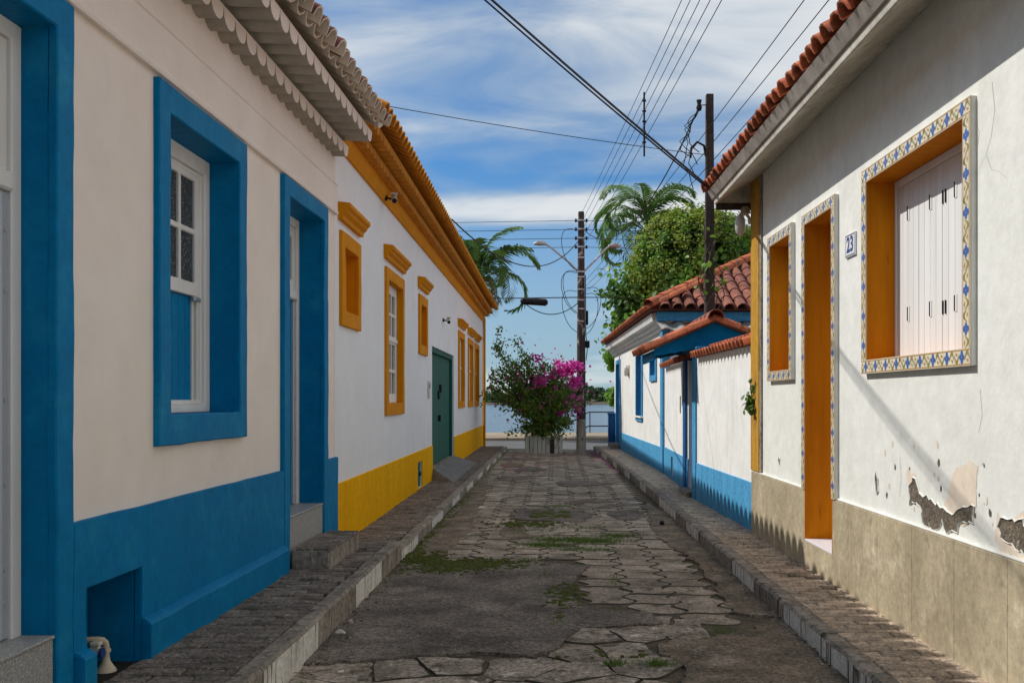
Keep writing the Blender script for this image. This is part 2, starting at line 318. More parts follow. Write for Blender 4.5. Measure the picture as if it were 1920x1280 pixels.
def ragged_poly(pts, step, amp, sd):
    r = random.Random(sd); out = []
    for i, p in enumerate(pts):
        q = pts[(i+1) % len(pts)]; L_ = math.dist(p, q); k = max(1, int(L_/step))
        for j in range(k):
            t = j/k; out.append((p[0]+(q[0]-p[0])*t+r.uniform(-amp, amp), p[1]+(q[1]-p[1])*t+r.uniform(-amp, amp)))
    return out
def flat(poly, z0, z1, name, mats, parent, bev=0):
    b = MB(); n = len(poly)
    b.add([(x, y, z1) for x, y in poly]+[(x, y, z0) for x, y in poly],
          [tuple(range(n))]+[(i, n+i, n+(i+1) % n, (i+1) % n) for i in range(n)])
    b.m = [0]+[1 if len(mats) > 1 and isinstance(mats, list) else 0]*n
    o = b.build(name, mats, parent, fix=False)
    bm = bmesh.new(); bm.from_mesh(o.data)
    bmesh.ops.triangulate(bm, faces=[f for f in bm.faces if len(f.verts) > 4]); bmesh.ops.recalc_face_normals(bm, faces=bm.faces)
    if sum(f.normal.z for f in bm.faces) < 0: bmesh.ops.reverse_faces(bm, faces=bm.faces)
    bm.to_mesh(o.data); bm.free(); return o

class Fac:
    """A house front: x = a + k*Y in plan; n is metres out from the wall, s metres along it."""
    def __init__(s, name, a, k, side):
        s.root = empty(name, (a, 0, 0), -math.atan(k)); s.fx = side; s.a = a; s.k = k
    def mb(s): return MB(s.fx)
    def box(s, name, n0, n1, s0, s1, z0, z1, m, parent=None, bevel=.004):
        return s.mb().box(n0, n1, s0, s1, z0, z1).build(name, m, parent or s.root, bevel=bevel)
    def ring(s, name, so_, si, n0, n1, m, parent=None, bevel=.004, wob=0):
        return s.mb().cells(*so_, n0, n1, [si]).build(name, m, parent or s.root, bevel=bevel, wob=wob)
    def place(s, name, me, n, y, z, u, w_, parent=None, sc=(1, 1, 1)):
        # u: up-slope direction, w_: surface normal, both in (n,s,z)
        u = Vector((s.fx*u[0], u[1], u[2])).normalized(); w_ = Vector((s.fx*w_[0], w_[1], w_[2])).normalized()
        a = u.cross(w_).normalized(); w_ = a.cross(u)
        m = Matrix((a, u, w_)).transposed().to_4x4() @ Matrix.Diagonal((*sc, 1)); m.translation = (s.fx*n, y, z)
        return link(name, me, parent or s.root, m)

# barrel tile: length along +y, convex up; D tile: solid convex-down eave course piece
def barrel(r0, r1, L_, mats, t=.014, seg=5, flatn=1.0):
    b = MB(); vs_ = []
    for y, r in ((0, r0), (L_, r1)):
        for q in (0, -t):
            for k in range(seg+1):
                th = math.pi*k/seg; vs_.append(((r+q)*math.cos(th), y, (r+q)*math.sin(th)*flatn))
    n = seg+1; f = []; m = []
    for k in range(seg):
        f += [(k, k+1, 2*n+k+1, 2*n+k), (n+k+1, n+k, 3*n+k, 3*n+k+1), (k+1, k, n+k, n+k+1), (2*n+k, 2*n+k+1, 3*n+k+1, 3*n+k)]
    f += [(0, 2*n, 3*n, n), (n-1, 2*n-1, 4*n-1, 3*n-1)]
    b.add(vs_, f)
    me = b.mesh('barrel_tile', mats, smooth=40)
    return me
def dtile(p, L_, h, mats, seg=7):
    pts = [(p/2, .0)]
    for k in range(seg+1):
        th = math.pi*k/seg; pts.append((p/2*.98*math.cos(th), -.012-(h)*math.sin(th)**.75))
    pts.append((-p/2, 0.0))
    b = MB(); b.prism(pts, 'y', 0, L_)
    me = b.mesh('eave_tile', mats, smooth=35)
    if len(mats) > 1:
        for q in me.polygons: q.material_index = 0 if abs(q.normal.y) > .9 else 1
    return me

# ------------------------------------------------------------------ ground, river, road
def sheet(name, x0, x1, y0, y1, z, m):
    b = MB(); b.add([(x0, y0, z), (x1, y0, z), (x1, y1, z), (x0, y1, z)], [(0, 1, 2, 3)])
    return tag(b.build(name, m, fix=False), kind='structure')
tag(MB().box(-80, 80, -60, 42.0, -1.6, -.07).build('ground', 'earth'), kind='structure')
sheet('river', -3000, 3000, 41.0, 6000, -.8, 'water')
rr = tag(MB().box(-80, 80, 29.7, 36.2, -.3, -.012).build('river_road', 'road'), kind='structure')
pr = tag(MB().box(-80, 80, 36.2, 41.9, -.3, .10).build('promenade', 'promenade', bevel=.02), kind='structure')
# far bank with its wood
b = MB(); b.prism([(428, -3), (432, -.2), (520, 1.5), (520, -3)], 'x', -420, 420); tag(b.build('far_bank', 'earth'), kind='structure')
def leafmesh(P, size, mats, midx=None, up=.35, asp=.55, nrm=None, sizes=None):
    P = np.asarray(P); n = len(P)
    d = rng.normal(size=(n, 3)); d /= np.linalg.norm(d, axis=1)[:, None]
    if nrm is not None: d = d*.8+nrm; 
    d[:, 2] += up; d /= np.linalg.norm(d, axis=1)[:, None]
    a = np.cross(d, rng.normal(size=(n, 3))); a /= np.linalg.norm(a, axis=1)[:, None]; c = np.cross(d, a)
    sz = (size*rng.uniform(.65, 1.3, n) if sizes is None else sizes)[:, None]
    V = np.empty((n, 6, 3))
    V[:, 0] = P-a*sz*.5; V[:, 3] = P+a*sz*.5
    V[:, 1] = P-a*sz*.18+c*sz*asp*.5+d*sz*.08; V[:, 2] = P+a*sz*.22+c*sz*asp*.42+d*sz*.08
    V[:, 5] = P-a*sz*.18-c*sz*asp*.5+d*sz*.08; V[:, 4] = P+a*sz*.22-c*sz*asp*.42+d*sz*.08
    o = (np.arange(n)*6)[:, None]
    F = np.concatenate([o+np.array([0, 1, 2, 3]), o+np.array([0, 3, 4, 5])]); 
    me = bpy.data.meshes.new('leaves'); me.from_pydata(V.reshape(-1, 3).tolist(), [], F.tolist())
    for q in mats: me.materials.append(K[q])
    if midx is not None: me.polygons.foreach_set('material_index', np.concatenate([midx, midx]).astype(np.int32))
    me.update(); return me
def far_wood():
    P = []
    for i in range(620):
        x = rng.uniform(-330, 330); y = 436+rng.uniform(0, 40); h = 4.2+2.2*math.sin(x*.045+1)+1.6*math.sin(x*.13)+rng.uniform(-1, 1.3)+(y-436)*.03
        r = rng.uniform(1.8, 3.4); k = 70
        u = rng.normal(size=(k, 3)); u /= np.linalg.norm(u, axis=1)[:, None]
        zc = rng.uniform(.3, 1.)*max(h-r, 1)
        P.append(np.array([x, y, zc])+u*np.array([r*1.25, r, r*.9])*rng.uniform(.75, 1.05, (k, 1)))
    P = np.concatenate(P); P[:, 2] = np.maximum(P[:, 2], -.4)
    tag(link('far_woodland', leafmesh(P, 1.5, ['farwood'], up=.5, asp=.8)), 'low dark green wood along the far river bank', 'woodland', kind='stuff')
far_wood()

# ------------------------------------------------------------------ street
def curb_l(y): return -1.42
CR = [(-3, 1.60), (5.4, 1.566), (10, 1.51), (15, 1.48), (22, 1.33), (29.3, 1.13)]
def curb_r(y):
    for (a, xa), (b_, xb) in zip(CR, CR[1:]):
        if y <= b_: return xa+(xb-xa)*(y-a)/(b_-a)
    return CR[-1][1]
street = tag(MB().box(-1.5, 1.75, -3, 29.7, -.3, -.012).build('street', 'dirt'), kind='structure')
ASPH = ragged_poly([(-1.42, 5.62), (-1.0, 5.72), (-.5, 5.88), (-.14, 5.78), (.02, 6.0), (.16, 6.5), (.72, 6.62), (.66, 6.95), (.22, 7.15), (.08, 7.7), (.18, 8.3), (.3, 8.9), (-.05, 9.1), (-.6, 8.95), (-1.42, 9.05)], .07, .025, 3)
BROWN = ragged_poly([(.66, 4.2), (1.56, 4.2), (1.555, 6.9), (1.3, 6.5), (1.0, 6.25), (.72, 6.2), (.60, 6.0), (.74, 5.5), (.6, 5.0)], .07, .03, 5)
def inside(p, poly):
    x, y = p; c = False; n = len(poly)
    for i in range(n):
        (x0, y0), (x1, y1) = poly[i], poly[i-1]
        if (y0 > y) != (y1 > y) and x < (x1-x0)*(y-y0)/(y1-y0)+x0: c = not c
    return c
flat(ASPH, -.03, .012, 'asphalt_patch', 'asphalt', street)
flat(BROWN, -.03, .006, 'cement_patch', 'brownpatch', street)
flat(ragged_poly([(-1.42, 9.1), (-1.05, 9.15), (-.95, 11.5), (-1.1, 16), (-1.42, 22)], .15, .05, 8), -.03, .004, 'cement_patch', 'brownpatch', street)
flat(ragged_poly([(-.55, 12.4), (.35, 12.1), (.55, 12.9), (.2, 13.6), (-.5, 13.5)], .1, .06, 9), -.03, .012, 'asphalt_patch', 'asphalt', street)
flat(ragged_poly([(1.25, 7.0), (1.55, 6.8), (1.5, 12.8), (1.3, 14.5), (1.1, 11), (1.3, 9)], .12, .04, 10), -.03, .007, 'cement_patch', 'brownpatch', street)
rp_ = random.Random(77)
for k_ in range(22):
    yy = 11.0+k_*.78+rp_.uniform(-.4, .4); xx = rp_.uniform(-1.0, 1.0); rx_ = rp_.uniform(.15, .5); ry_ = rp_.uniform(.25, .7)
    pl_ = [(min(max(x_, -1.41), curb_r(y_)-.01), y_) for x_, y_ in ragged(xx, yy, rx_, ry_, 40, .22, k_+100)]
    flat(pl_, -.03, .004+.0007*k_ % .006+.001, 'cement_patch', ('brownpatch', 'slab', 'paver', 'asphalt', 'paver')[k_ % 5], street)
def pav_mesh(p, A, B, g, h):
    pts = []
    nx, ny = 4, 6
    for i in range(nx): t = i/nx; pts.append((t*p-p/2, -p/2+B*math.sin(2*math.pi*t)))
    for i in range(ny): t = i/ny; pts.append((p/2+A*math.sin(2*math.pi*t), t*p-p/2))
    for i in range(nx): t = 1-i/nx; pts.append((t*p-p/2, p/2+B*math.sin(2*math.pi*t)))
    for i in range(ny): t = 1-i/ny; pts.append((-p/2+A*math.sin(2*math.pi*t), t*p-p/2))
    q = 1-2*g/p; n = len(pts); q2 = 1-2*(g+.010)/p
    b = MB(); b.add([(x*q2, y*q2, 0) for x, y in pts]+[(x*q, y*q, -h) for x, y in pts],
                    [tuple(range(n))]+[(i, n+i, n+(i+1) % n, (i+1) % n) for i in range(n)])
    me = b.mesh('paver', ['paver', 'joint2'], fix=False); me.flip_normals() if me.polygons[0].normal.z < 0 else None
    for q in me.polygons: q.material_index = 0 if len(q.vertices) > 4 else 1
    return me
def pavers():
    p = .335; me = pav_mesh(p, .05, .016, .003, .03); spots = []
    for j in range(80):
        y = 6.15+j*p
        if y > 29.4: break
        for i in range(-5, 6):
            x = i*p+.06+(.0 if y < 14 else .03)
            if x < -1.42+p*.42 or x > curb_r(y)-p*.42: continue
            if any(inside((x+dx, y+dy), P) for P in (ASPH, BROWN) for dx in (-.1, .1) for dy in (-.1, .1)): continue
            if y < 6.6 and x < .62: continue
            spots.append((x, y))
    spots.sort(key=lambda q: q[1]); far = MB(); v0 = [tuple(v.co) for v in me.vertices]; f0 = [tuple(q.vertices) for q in me.polygons]
    for k, (x, y) in enumerate(spots):
        z = random.gauss(-.002, .0022); rx, ry, rz = random.gauss(0, .006), random.gauss(0, .006), random.gauss(0, .015)
        m = Matrix.Translation((x, y, z)) @ Matrix.Rotation(rz, 4, 'Z') @ Matrix.Rotation(rx, 4, 'X') @ Matrix.Rotation(ry, 4, 'Y')
        if k < 295: link('paver', me, street, m)
        else: far.add([tuple(m @ Vector(v)) for v in v0], f0[:1], 0).add([tuple(m @ Vector(v)) for v in v0], f0[1:], 1)
    tag(far.build('far_pavers', ['paver', 'joint2'], street, fix=False), kind='stuff')
pavers()
def clip(poly, nx, ny, c):
    out = []
    for i, p in enumerate(poly):
        q = poly[(i+1) % len(poly)]; dp = nx*p[0]+ny*p[1]-c; dq = nx*q[0]+ny*q[1]-c
        if dp <= 0: out.append(p)
        if dp*dq < 0: t = dp/(dp-dq); out.append((p[0]+(q[0]-p[0])*t, p[1]+(q[1]-p[1])*t))
    return out
def slabs():
    r = random.Random(21); cs = []
    for i in range(8):
        for j in range(6): cs.append((-1.3+i*.36+r.uniform(-.13, .13), 4.25+j*.42+r.uniform(-.15, .15)))
    for c in cs:
        if c[0] > 1.0 or inside(c, ASPH) or inside(c, BROWN) or c[1] > 6.75: continue
        poly = [(c[0]-.5, c[1]-.5), (c[0]+.5, c[1]-.5), (c[0]+.5, c[1]+.5), (c[0]-.5, c[1]+.5)]
        for d in cs:
            if d is c or math.dist(c, d) > 1: continue
            nx, ny = d[0]-c[0], d[1]-c[1]; l = math.hypot(nx, ny); nx /= l; ny /= l
            poly = clip(poly, nx, ny, nx*(c[0]+d[0])/2+ny*(c[1]+d[1])/2-.010)
        poly = clip(poly, -1, 0, 1.415); poly = clip(poly, 1, 0, .98)
        if len(poly) < 3: continue
        poly = ragged_poly(poly, .07, .012, r.random()); dz = r.uniform(-.006, .006)
        flat(poly, -.03, dz, 'broken_slab', ['slab', 'joint2'], street)
slabs()
# pavements and kerbs
HL1 = lambda y: -2.2+.015*y; HL2 = lambda y: -1.99-.0075*y
HR = lambda y: (2.21-.015*y) if y < 10.3 else (2.468-.0386*y if y < 13.6 else (1.95+(y-13.6)*.0185 if y < 18.5 else 2.505-.0251*y))
def brick_mesh(m):
    b = MB(); a, c, h, e = .5, .5, .03, .035
    b.add([(-a+e, -c+e*2, 0), (a-e, -c+e*2, 0), (a-e, c-e*2, 0), (-a+e, c-e*2, 0), (-a, -c, -.008), (a, -c, -.008), (a, c, -.008), (-a, c, -.008),
           (-a, -c, -h), (a, -c, -h), (a, c, -h), (-a, c, -h)],
          [(0, 1, 2, 3)]+[(i, i+4, (i+1) % 4+4, (i+1) % 4) for i in range(4)]+[(i+4, i+8, (i+1) % 4+8, (i+1) % 4+4) for i in range(4)])
    return b.mesh('brick', m, fix=True)
def bricks(root, me, m, y0, y1, xa, xb, zt, nmax, lx=.205, ly=.105):
    far = MB(); cnt = 0; v0 = [tuple(v.co) for v in me.vertices]; f0 = [tuple(q.vertices) for q in me.polygons]
    j = 0; y = y0
    while y < y1:
        a, c = xa(y), xb(y); x = a-(lx/2 if j % 2 else random.uniform(0, .03))
        while x < c:
            l, r = max(x, a), min(x+lx, c)
            if r-l > .03:
                mm = Matrix.Translation(((l+r)/2, y+ly/2, zt(y)+random.gauss(0, .003))) @ Matrix.Rotation(random.gauss(0, .012), 4, 'Z') @ Matrix.Rotation(random.gauss(0, .012), 4, 'X') @ Matrix.Diagonal((r-l-.007, ly-.010, 1, 1))
                if cnt < nmax: link('brick', me, root, mm); cnt += 1
                else: far.add([tuple(mm @ Vector(v)) for v in v0], f0)
            x += lx
        y += ly; j += 1
    if far.v: tag(far.build('far_bricks', m, root, fix=False), kind='stuff')
def slab_side(name, ys, xa, xb, z, m, y_end):
    b = MB(); vs_ = []
    for y in ys: vs_ += [(xa(y), y, -.1), (xb(y), y, -.1), (xa(y), y, z(y)), (xb(y), y, z(y))]
    f = []
    for i in range(len(ys)-1):
        o = 4*i; f += [(o+2, o+3, o+7, o+6), (o, o+2, o+6, o+4), (o+1, o+5, o+7, o+3), (o, o+4, o+5, o+1)]
    n = 4*(len(ys)-1); f += [(0, 1, 3, 2), (n, n+2, n+3, n+1)]
    b.add(vs_, f); return tag(b.build(name, m), kind='structure')
zA = lambda y: .187; zB = lambda y: .11 if y < 16 else .11-.002*(y-16)
swl = slab_side('sidewalk_left', [-3, 9.2], lambda y: -2.5, lambda y: -1.53, lambda y: zA(y)-.014, 'joint', 9.2)
swl2 = slab_side('sidewalk_left_lower', [9.2, 16, 30.2], lambda y: -2.6, lambda y: -1.53, lambda y: zB(y)-.014, 'joint', 30)
bm1 = brick_mesh('brick')
bricks(swl, bm1, 'brick', 3.6, 9.19, lambda y: HL1(y)+.03, lambda y: -1.53, zA, 290)
bricks(swl2, bm1, 'brick', 9.21, 30.1, lambda y: HL2(y), lambda y: -1.53, zB, 230)
zR = lambda y: .125
ysr = [-3, 5.4, 10, 15, 22, 29.3]
swr = slab_side('sidewalk_right', ysr, lambda y: curb_r(y)+.1, lambda y: 2.6, lambda y: zR(y)-.014, 'joint', 29)
bm2 = brick_mesh('brick2')
bricks(swr, bm2, 'brick2', 4.2, 29.2, lambda y: curb_r(y)+.105, lambda y: HR(y), zR, 298)
def curbs(root, pts, z, w0, w1, names):
    # one kerb stone per interval
    for i, (ya, yb, white) in enumerate(pts):
        xa, xb = w0(ya), w0(yb); sgn = w1; g = .006
        n = 4; P = []
        for t in range(n+1):
            y = ya+g+(yb-ya-2*g)*t/n; x = xa+(xb-xa)*t/n
            P.append((x+random.uniform(-.006, .006), y, x+sgn*.1, z(y)+random.uniform(-.008, .004)))
        vs_ = []
        for (x, y, x2, zz) in P: vs_ += [(x, y, -.06), (x, y, zz-.018), (x+sgn*.018, y, zz), (x2, y, zz), (x2, y, -.06)]
        f = []
        for t in range(n):
            o = 5*t; f += [(o+k, o+k+1, o+k+6, o+k+5) for k in range(4)]
        f += [(0, 1, 2, 3, 4), tuple(5*n+k for k in (4, 3, 2, 1, 0))]
        MB().add(vs_, f[:n*4:4], 0).add(vs_, [q for i_, q in enumerate(f) if not (i_ < n*4 and i_ % 4 == 0)], 1).build('curb_stone', ['curbwhite' if white else 'concrete', 'concrete'], root, fix=False)
L_ = []; y = 3.0; k = 1
for yb in (4.85, 5.97, 7.1, 8.18, 9.19): L_.append((y, yb, k % 2 == 0)); y = yb; k += 1
curbs(swl, L_, lambda y: .192, curb_l, -1, None)
L_ = []; y = 9.21; k = 0
while y < 29.9: L_.append((y, min(y+1.15, 30.2), k % 2 == 0)); y += 1.15; k += 1
curbs(swl2, L_, lambda y: zB(y)+.004, curb_l, -1, None)
L_ = []; y = 4.0; k = 0
while y < 29.0: L_.append((y, min(y+.92, 29.3), k % 3 == 1 or k % 7 == 2)); y += .92; k += 1
curbs(swr, L_, lambda y: .13, curb_r, 1, None)

# ------------------------------------------------------------------ house with blue trim (left, near)
def rear(F, s0, s1, z1, depth, m, z0=-.05):
    b = F.mb(); b.box(-depth, -depth+.25, s0, s1, z0, z1); b.box(-depth+.25, -.31, s0, s0+.25, z0, z1); b.box(-depth+.25, -.31, s1-.25, s1, z0, z1)
    return b.build('rear_walls', m, F.root)
def roof_slab(F, n_e, z_e, n_r, z_r, n_b, s0, s1, m, pitch=.21, amp=.05, name='roof'):
    # barrel-profiled sheet over the front slope, plain slope behind
    cols = int((s1-s0)/pitch); b = F.mb(); vs_ = []; sub = 6; rows = 8
    for j in range(rows+1):
        t = j/rows; n = n_e+(n_r-n_e)*t; z = z_e+(z_r-z_e)*t
        for st in ((0, 1) if 0 < j < rows else (0,)):
            for i in range(cols*sub+1):
                s_ = s0+(s1-s0)*i/(cols*sub); ph = (i % sub)/sub
                vs_.append((n, s_, z+amp*abs(math.sin(math.pi*ph))+(.02 if st else 0)))
    W = cols*sub+1; nr = len(vs_)//W
    f = [(r*W+i, r*W+i+1, (r+1)*W+i+1, (r+1)*W+i) for r in range(nr-1) for i in range(W-1)]
    b.add(vs_, f)
    b.add([(n_r, s0, z_r), (n_r, s1, z_r), (n_b, s1, z_e), (n_b, s0, z_e), (n_e-.3, s0, z_e-.03), (n_e-.3, s1, z_e-.03)], [(0, 1, 2, 3), (3, 2, 5, 4)])
    b.add([(n_r, s0, z_r), (n_b, s0, z_e), (n_e-.2, s0, z_e-.03)], [(0, 1, 2)]); b.add([(n_r, s1, z_r), (n_b, s1, z_e), (n_e-.2, s1, z_e-.03)], [(0, 1, 2)])
    return b.build(name, m, F.root, fix=False)
def screws(F, par, n, pts, m='grey_metal', r=.012):
    for (s_, z) in pts:
        F.mb().tube([(n, s_, z), (n+.006, s_, z)], r, 8).build('screw', m, par)
def house_one():
    F = Fac('blue_trimmed_house', -2.2, .015, 1); H = F.root
    tag(H, 'cream house with teal blue plinth, thick blue window and door surrounds and scalloped cream eave', 'house')
    e = .012
    W = (5.41, 6.545, 1.415, 3.05); D2 = (7.715, 8.79, .0, 3.07); D1 = (3.12, 4.207, .0, 3.07); D0 = (.2, 1.3, 0, 3.07)
    hole = lambda h: (h[0]-e, h[1]+e, h[2]-e, h[3]+e)
    F.mb().cells(-6, 9.33, 0, 4.1, -.3, 0, [hole(W), hole(D1), hole(D2), (4.47, 5.06, -.1, .66)]).build('wall', 'cream', H)
    rear(F, -6, 9.33, 4.1, 7, 'cream')
    F.box('back_panel', -.30, -.24, 4.40, 5.10, 0, .70, 'blue', bevel=0)
    # plinth merges with the door surrounds, as painted
    pl = F.mb().cells(-6, 9.34, .10, .957, -.006, .032, [(2.98, 4.351, 0, 1), (7.565, 8.937, 0, 1), (4.48, 5.045, 0, .648)]).build('plinth', 'blue', H, bevel=.006, seg=2, wob=.009)
    F.mb().box(-.002, .03, 9.30, 9.352, .10, .957)
    for a, c in ((-6, 2.975), (4.356, 4.478), (5.047, 7.56)):
        b = F.mb(); b.prism([(.028, .1), (.078, .1), (.078, .355), (.066, .375), (.028, .392)], 'y', a, c); b.build('baseboard', 'blue', H, bevel=.006, seg=2, wob=.009)
    # niche lining
    F.mb().cells(4.468, 5.057, .10, .66, -.235, -.008, [(4.48, 5.045, 0, .648)]).build('niche_lining', 'blue', H)
    # mouldings
    b = F.mb(); b.prism([(-.004, 3.226), (.03, 3.226), (.034, 3.25), (.022, 3.27), (.022, 3.492), (.030, 3.497), (.030, 3.51), (-.004, 3.51)], 'y', -6, 9.34); b.build('frieze_band', 'cream', H, bevel=.003)
    def surround(name, o, i, dp=.17):
        f = F.ring(name, o, i, -.010, .036, 'blue', bevel=.007, wob=.009)
        F.ring('reveal', (i[0]-e, i[1]+e, i[2]-e if i[2] > .2 else i[2], i[3]+e), i, -dp-.03, -.005, 'blue', f, bevel=0)
        return f
    wf = surround('window_surround', (5.262, 6.69, 1.25, 3.205), W)
    # sash window
    n0 = -.165
    win = F.ring('window', (W[0]+.001, W[1]-.001, W[2]+.001, W[3]-.001), (W[0]+.085, W[1]-.085, W[2]+.05, W[3]-.10), n0-.06, n0, 'wood_white', bevel=.006)
    a0, a1 = W[0]+.086, W[1]-.086
    F.ring('inner_bead', (a0, a1, W[2]+.051, W[3]-.101), (a0+.03, a1-.03, W[2]+.08, W[3]-.13), n0-.07, n0-.022, 'wood_white', win, bevel=.004)
    # upper sash, six panes
    z0, z1 = 2.155, 2.945; c0, c1 = a0+.031, a1-.031
    pw = (c1-c0-.07*2-.034*2)/3; holes = []
    for i in range(3):
        for (q0, q1) in ((z0+.085, z0+.085+.305), (z0+.085+.305+.035, z1-.06)):
            s_ = c0+.07+i*(pw+.034); holes.append((s_, s_+pw, q0, q1))
    sash = F.mb().cells(c0, c1, z0, z1, n0-.062, n0-.026, holes).build('upper_sash', 'wood_white', win, bevel=.005)
    for h in holes: F.box('pane', n0-.05, n0-.044, h[0]-.004, h[1]+.004, h[2]-.004, h[3]+.004, 'glass', win, bevel=0)
    # inner boarded shutter behind the raised lower sash, with track and latch
    for i in range(8):
        s_ = c0+.001+i*(c1-c0-.085)/8; F.box('shutter_board', n0-.075, n0-.05, s_+.002, s_+(c1-c0-.085)/8-.002, W[2]+.06, z0-.003, 'blue', win, bevel=.004)
    F.box('sash_track', n0-.09, n0-.04, c1-.082, c1-.06, W[2]+.051, z0-.002, 'wood_white', win)
    F.box('sash_track', n0-.085, n0-.03, c1-.028, c1-.002, W[2]+.051, z0-.002, 'wood_white', win)
    F.box('sash_channel', n0-.09, n0-.06, c1-.058, c1-.030, W[2]+.051, z0-.002, 'grey_metal', win)
    F.box('sash_latch', n0-.03, n0-.006, c1-.13, c1-.02, z0-.035, z0-.005, 'metal', win, bevel=.006)
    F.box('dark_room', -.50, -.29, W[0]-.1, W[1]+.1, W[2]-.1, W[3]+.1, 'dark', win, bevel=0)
    # doors
    for (o, D, lab) in (((7.565, 8.937, .10, 3.212), D2, 0), ((2.98, 4.351, .10, 3.212), D1, 1)):
        hb = (D[0], D[1], .0, D[3])
        f = surround('door_surround', o, hb, .18)
        n0 = -.115 if lab else -.185; zs = .49 if lab else .571
        d = F.ring('door', (D[0]+.001, D[1]-.001, zs+.004, D[3]-.001), (D[0]+.075, D[1]-.075, .3, D[3]-.075), n0-.07, n0, 'wood_white', bevel=.006)
        q0, q1 = D[0]+.076, D[1]-.076
        F.box('transom_bar', n0-.08, n0+.012, q0, q1, 2.36, 2.44, 'wood_white', d, bevel=.01)
        ts = [(q0+.08+i*((q1-q0-.16+.04)/3), q0+.08+i*((q1-q0-.16+.04)/3)+(q1-q0-.16+.04)/3-.04, 2.53, D[3]-.165) for i in range(3)]
        F.mb().cells(q0, q1, 2.441, D[3]-.076, n0-.06, n0-.02, ts).build('transom_frame', 'wood_white', d, bevel=.005)
        for h in ts: F.box('pane', n0-.045, n0-.04, h[0]-.004, h[1]+.004, h[2]-.004, h[3]+.004, 'glass', d, bevel=0)
        ch = F.box('door_channel', n0-.075, n0-.012, q1-.06, q1-.001, zs+.017, 2.359, 'grey_metal', d, bevel=.008)
        screws(F, ch, n0-.013, [(q1-.03, z) for z in (.66, .80, 1.5, 2.2, 1.15, 1.95)])
        for i in range(7):
            wd = (q1-.062-q0)/7; F.box('door_board', n0-.07, n0-.032, q0+i*wd+.002, q0+(i+1)*wd-.002, zs+.017, 2.358, 'blue' if not lab else 'wood_white', d, bevel=.004)
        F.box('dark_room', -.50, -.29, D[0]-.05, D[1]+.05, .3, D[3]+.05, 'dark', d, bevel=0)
        F.box('door_sill', -.30, .02, D[0]+.003, D[1]-.003, .19, zs, 'granite', bevel=.004)
        F.box('sill_cap', -.28, .028, D[0]+.003, D[1]-.003, zs+.0015, zs+.015, 'granite', bevel=.003)
    # step block in front of the far door
    st = F.mb().box(.04, .34, 7.72, 8.80, .10, .332).build('door_step', 'concrete', H, bevel=.012)
    for i in range(10):
        for j in range(2):
            link('step_brick', bm1, st, Matrix.Translation((.07+.07+j*.135, 7.775+i*.108, .342)) @ Matrix.Rotation(random.gauss(0, .02), 4, 'Z') @ Matrix.Diagonal((.13, .1, 1, 1)))
    # eave: two scalloped courses, then cover tiles
    p = .21; d1 = dtile(p, .42, .10, ['cream', 'eave_grey']); d2 = dtile(p, .68, .10, ['cream', 'eave_grey'])
    b = F.mb(); b.box(-.2, .02, -6, 9.338, 3.855, 3.99); b.box(-.2, .1, -6, 9.338, 3.992, 4.07); b.build('eave_mortar', 'cream', H)
    i = 0; s_ = 9.235
    cover = barrel(.10, .082, .45, ['terra_cream', 'terra_red']); pan = barrel(.10, .09, .45, ['terra_cream'])
    # red upper side shows only behind the limewashed rim
    for q in cover.polygons: q.material_index = 1 if (q.normal.z > .2 and q.center.y > .1) else 0
    sl_ = (-1, 0, .5); nr_ = (.5, 0, 1)
    while s_ > 1.2:
        F.place('eave_tile', d1, .125, s_, 3.862, (-1, 0, .02), (0, 0, 1))
        F.place('eave_tile', d2, .36, s_-.06, 3.985, (-1, 0, .04), (0, 0, 1))
        F.place('roof_tile', cover, .52+random.uniform(-.012, .012), s_-.10, 4.015+random.uniform(-.004, .006), (-1, random.gauss(0, .03), .5), nr_)
        F.place('pan_tile', pan, .47, s_+.005, 4.10, sl_, (-.5, 0, -1))
        s_ -= p
    roof_slab(F, .30, 4.10, -3.6, 6.0, -7.3, -6.1, 9.36, ['terra_red'], p, .05)
    return F
H1 = house_one()
# outlet pipe in the niche
def outlet():
    r = empty('outlet_pipe', (-2.19, 4.86, .174)); r.scale = (.8, .8, .8); tag(r, 'small beige outlet pipe with blue valve in the niche of blue plinth', 'pipe')
    b = MB(); b.tube([(0, 0, .0), (0, 0, .012), (0, 0, .03), (0, 0, .06), (0, 0, .085)], [.062, .058, .045, .026, .022], 14); b.build('flange', 'pvc', r, smooth=40)
    b = MB(); b.tube([(0, 0, .08), (0, 0, .15), (-.002, -.006, .175), (-.012, -.018, .192), (-.035, -.03, .198), (-.10, -.04, .198), (-.2, -.04, .198)], .02, 10); b.build('elbow', 'pvc', r, smooth=40)
    b = MB(); b.tube([(0, 0, .118), (0, 0, .135)], .028, 12); b.build('collar', 'pvc', r, smooth=40)
    b = MB(); b.tube([(-.03, -.06, .15), (-.03, -.10, .15)], .03, 12); b.build('valve_body', 'plastic', r, smooth=40)
    b = MB(); b.tube([(-.0, -.08, .13), (.02, -.08, .13)], .032, 12); b.build('valve_wheel', 'valveblue', r, smooth=40)
    b = MB(); b.box(-.05, .01, -.115, -.06, .175, .20); b.build('valve_lever', 'plastic', r, bevel=.006)
outlet()

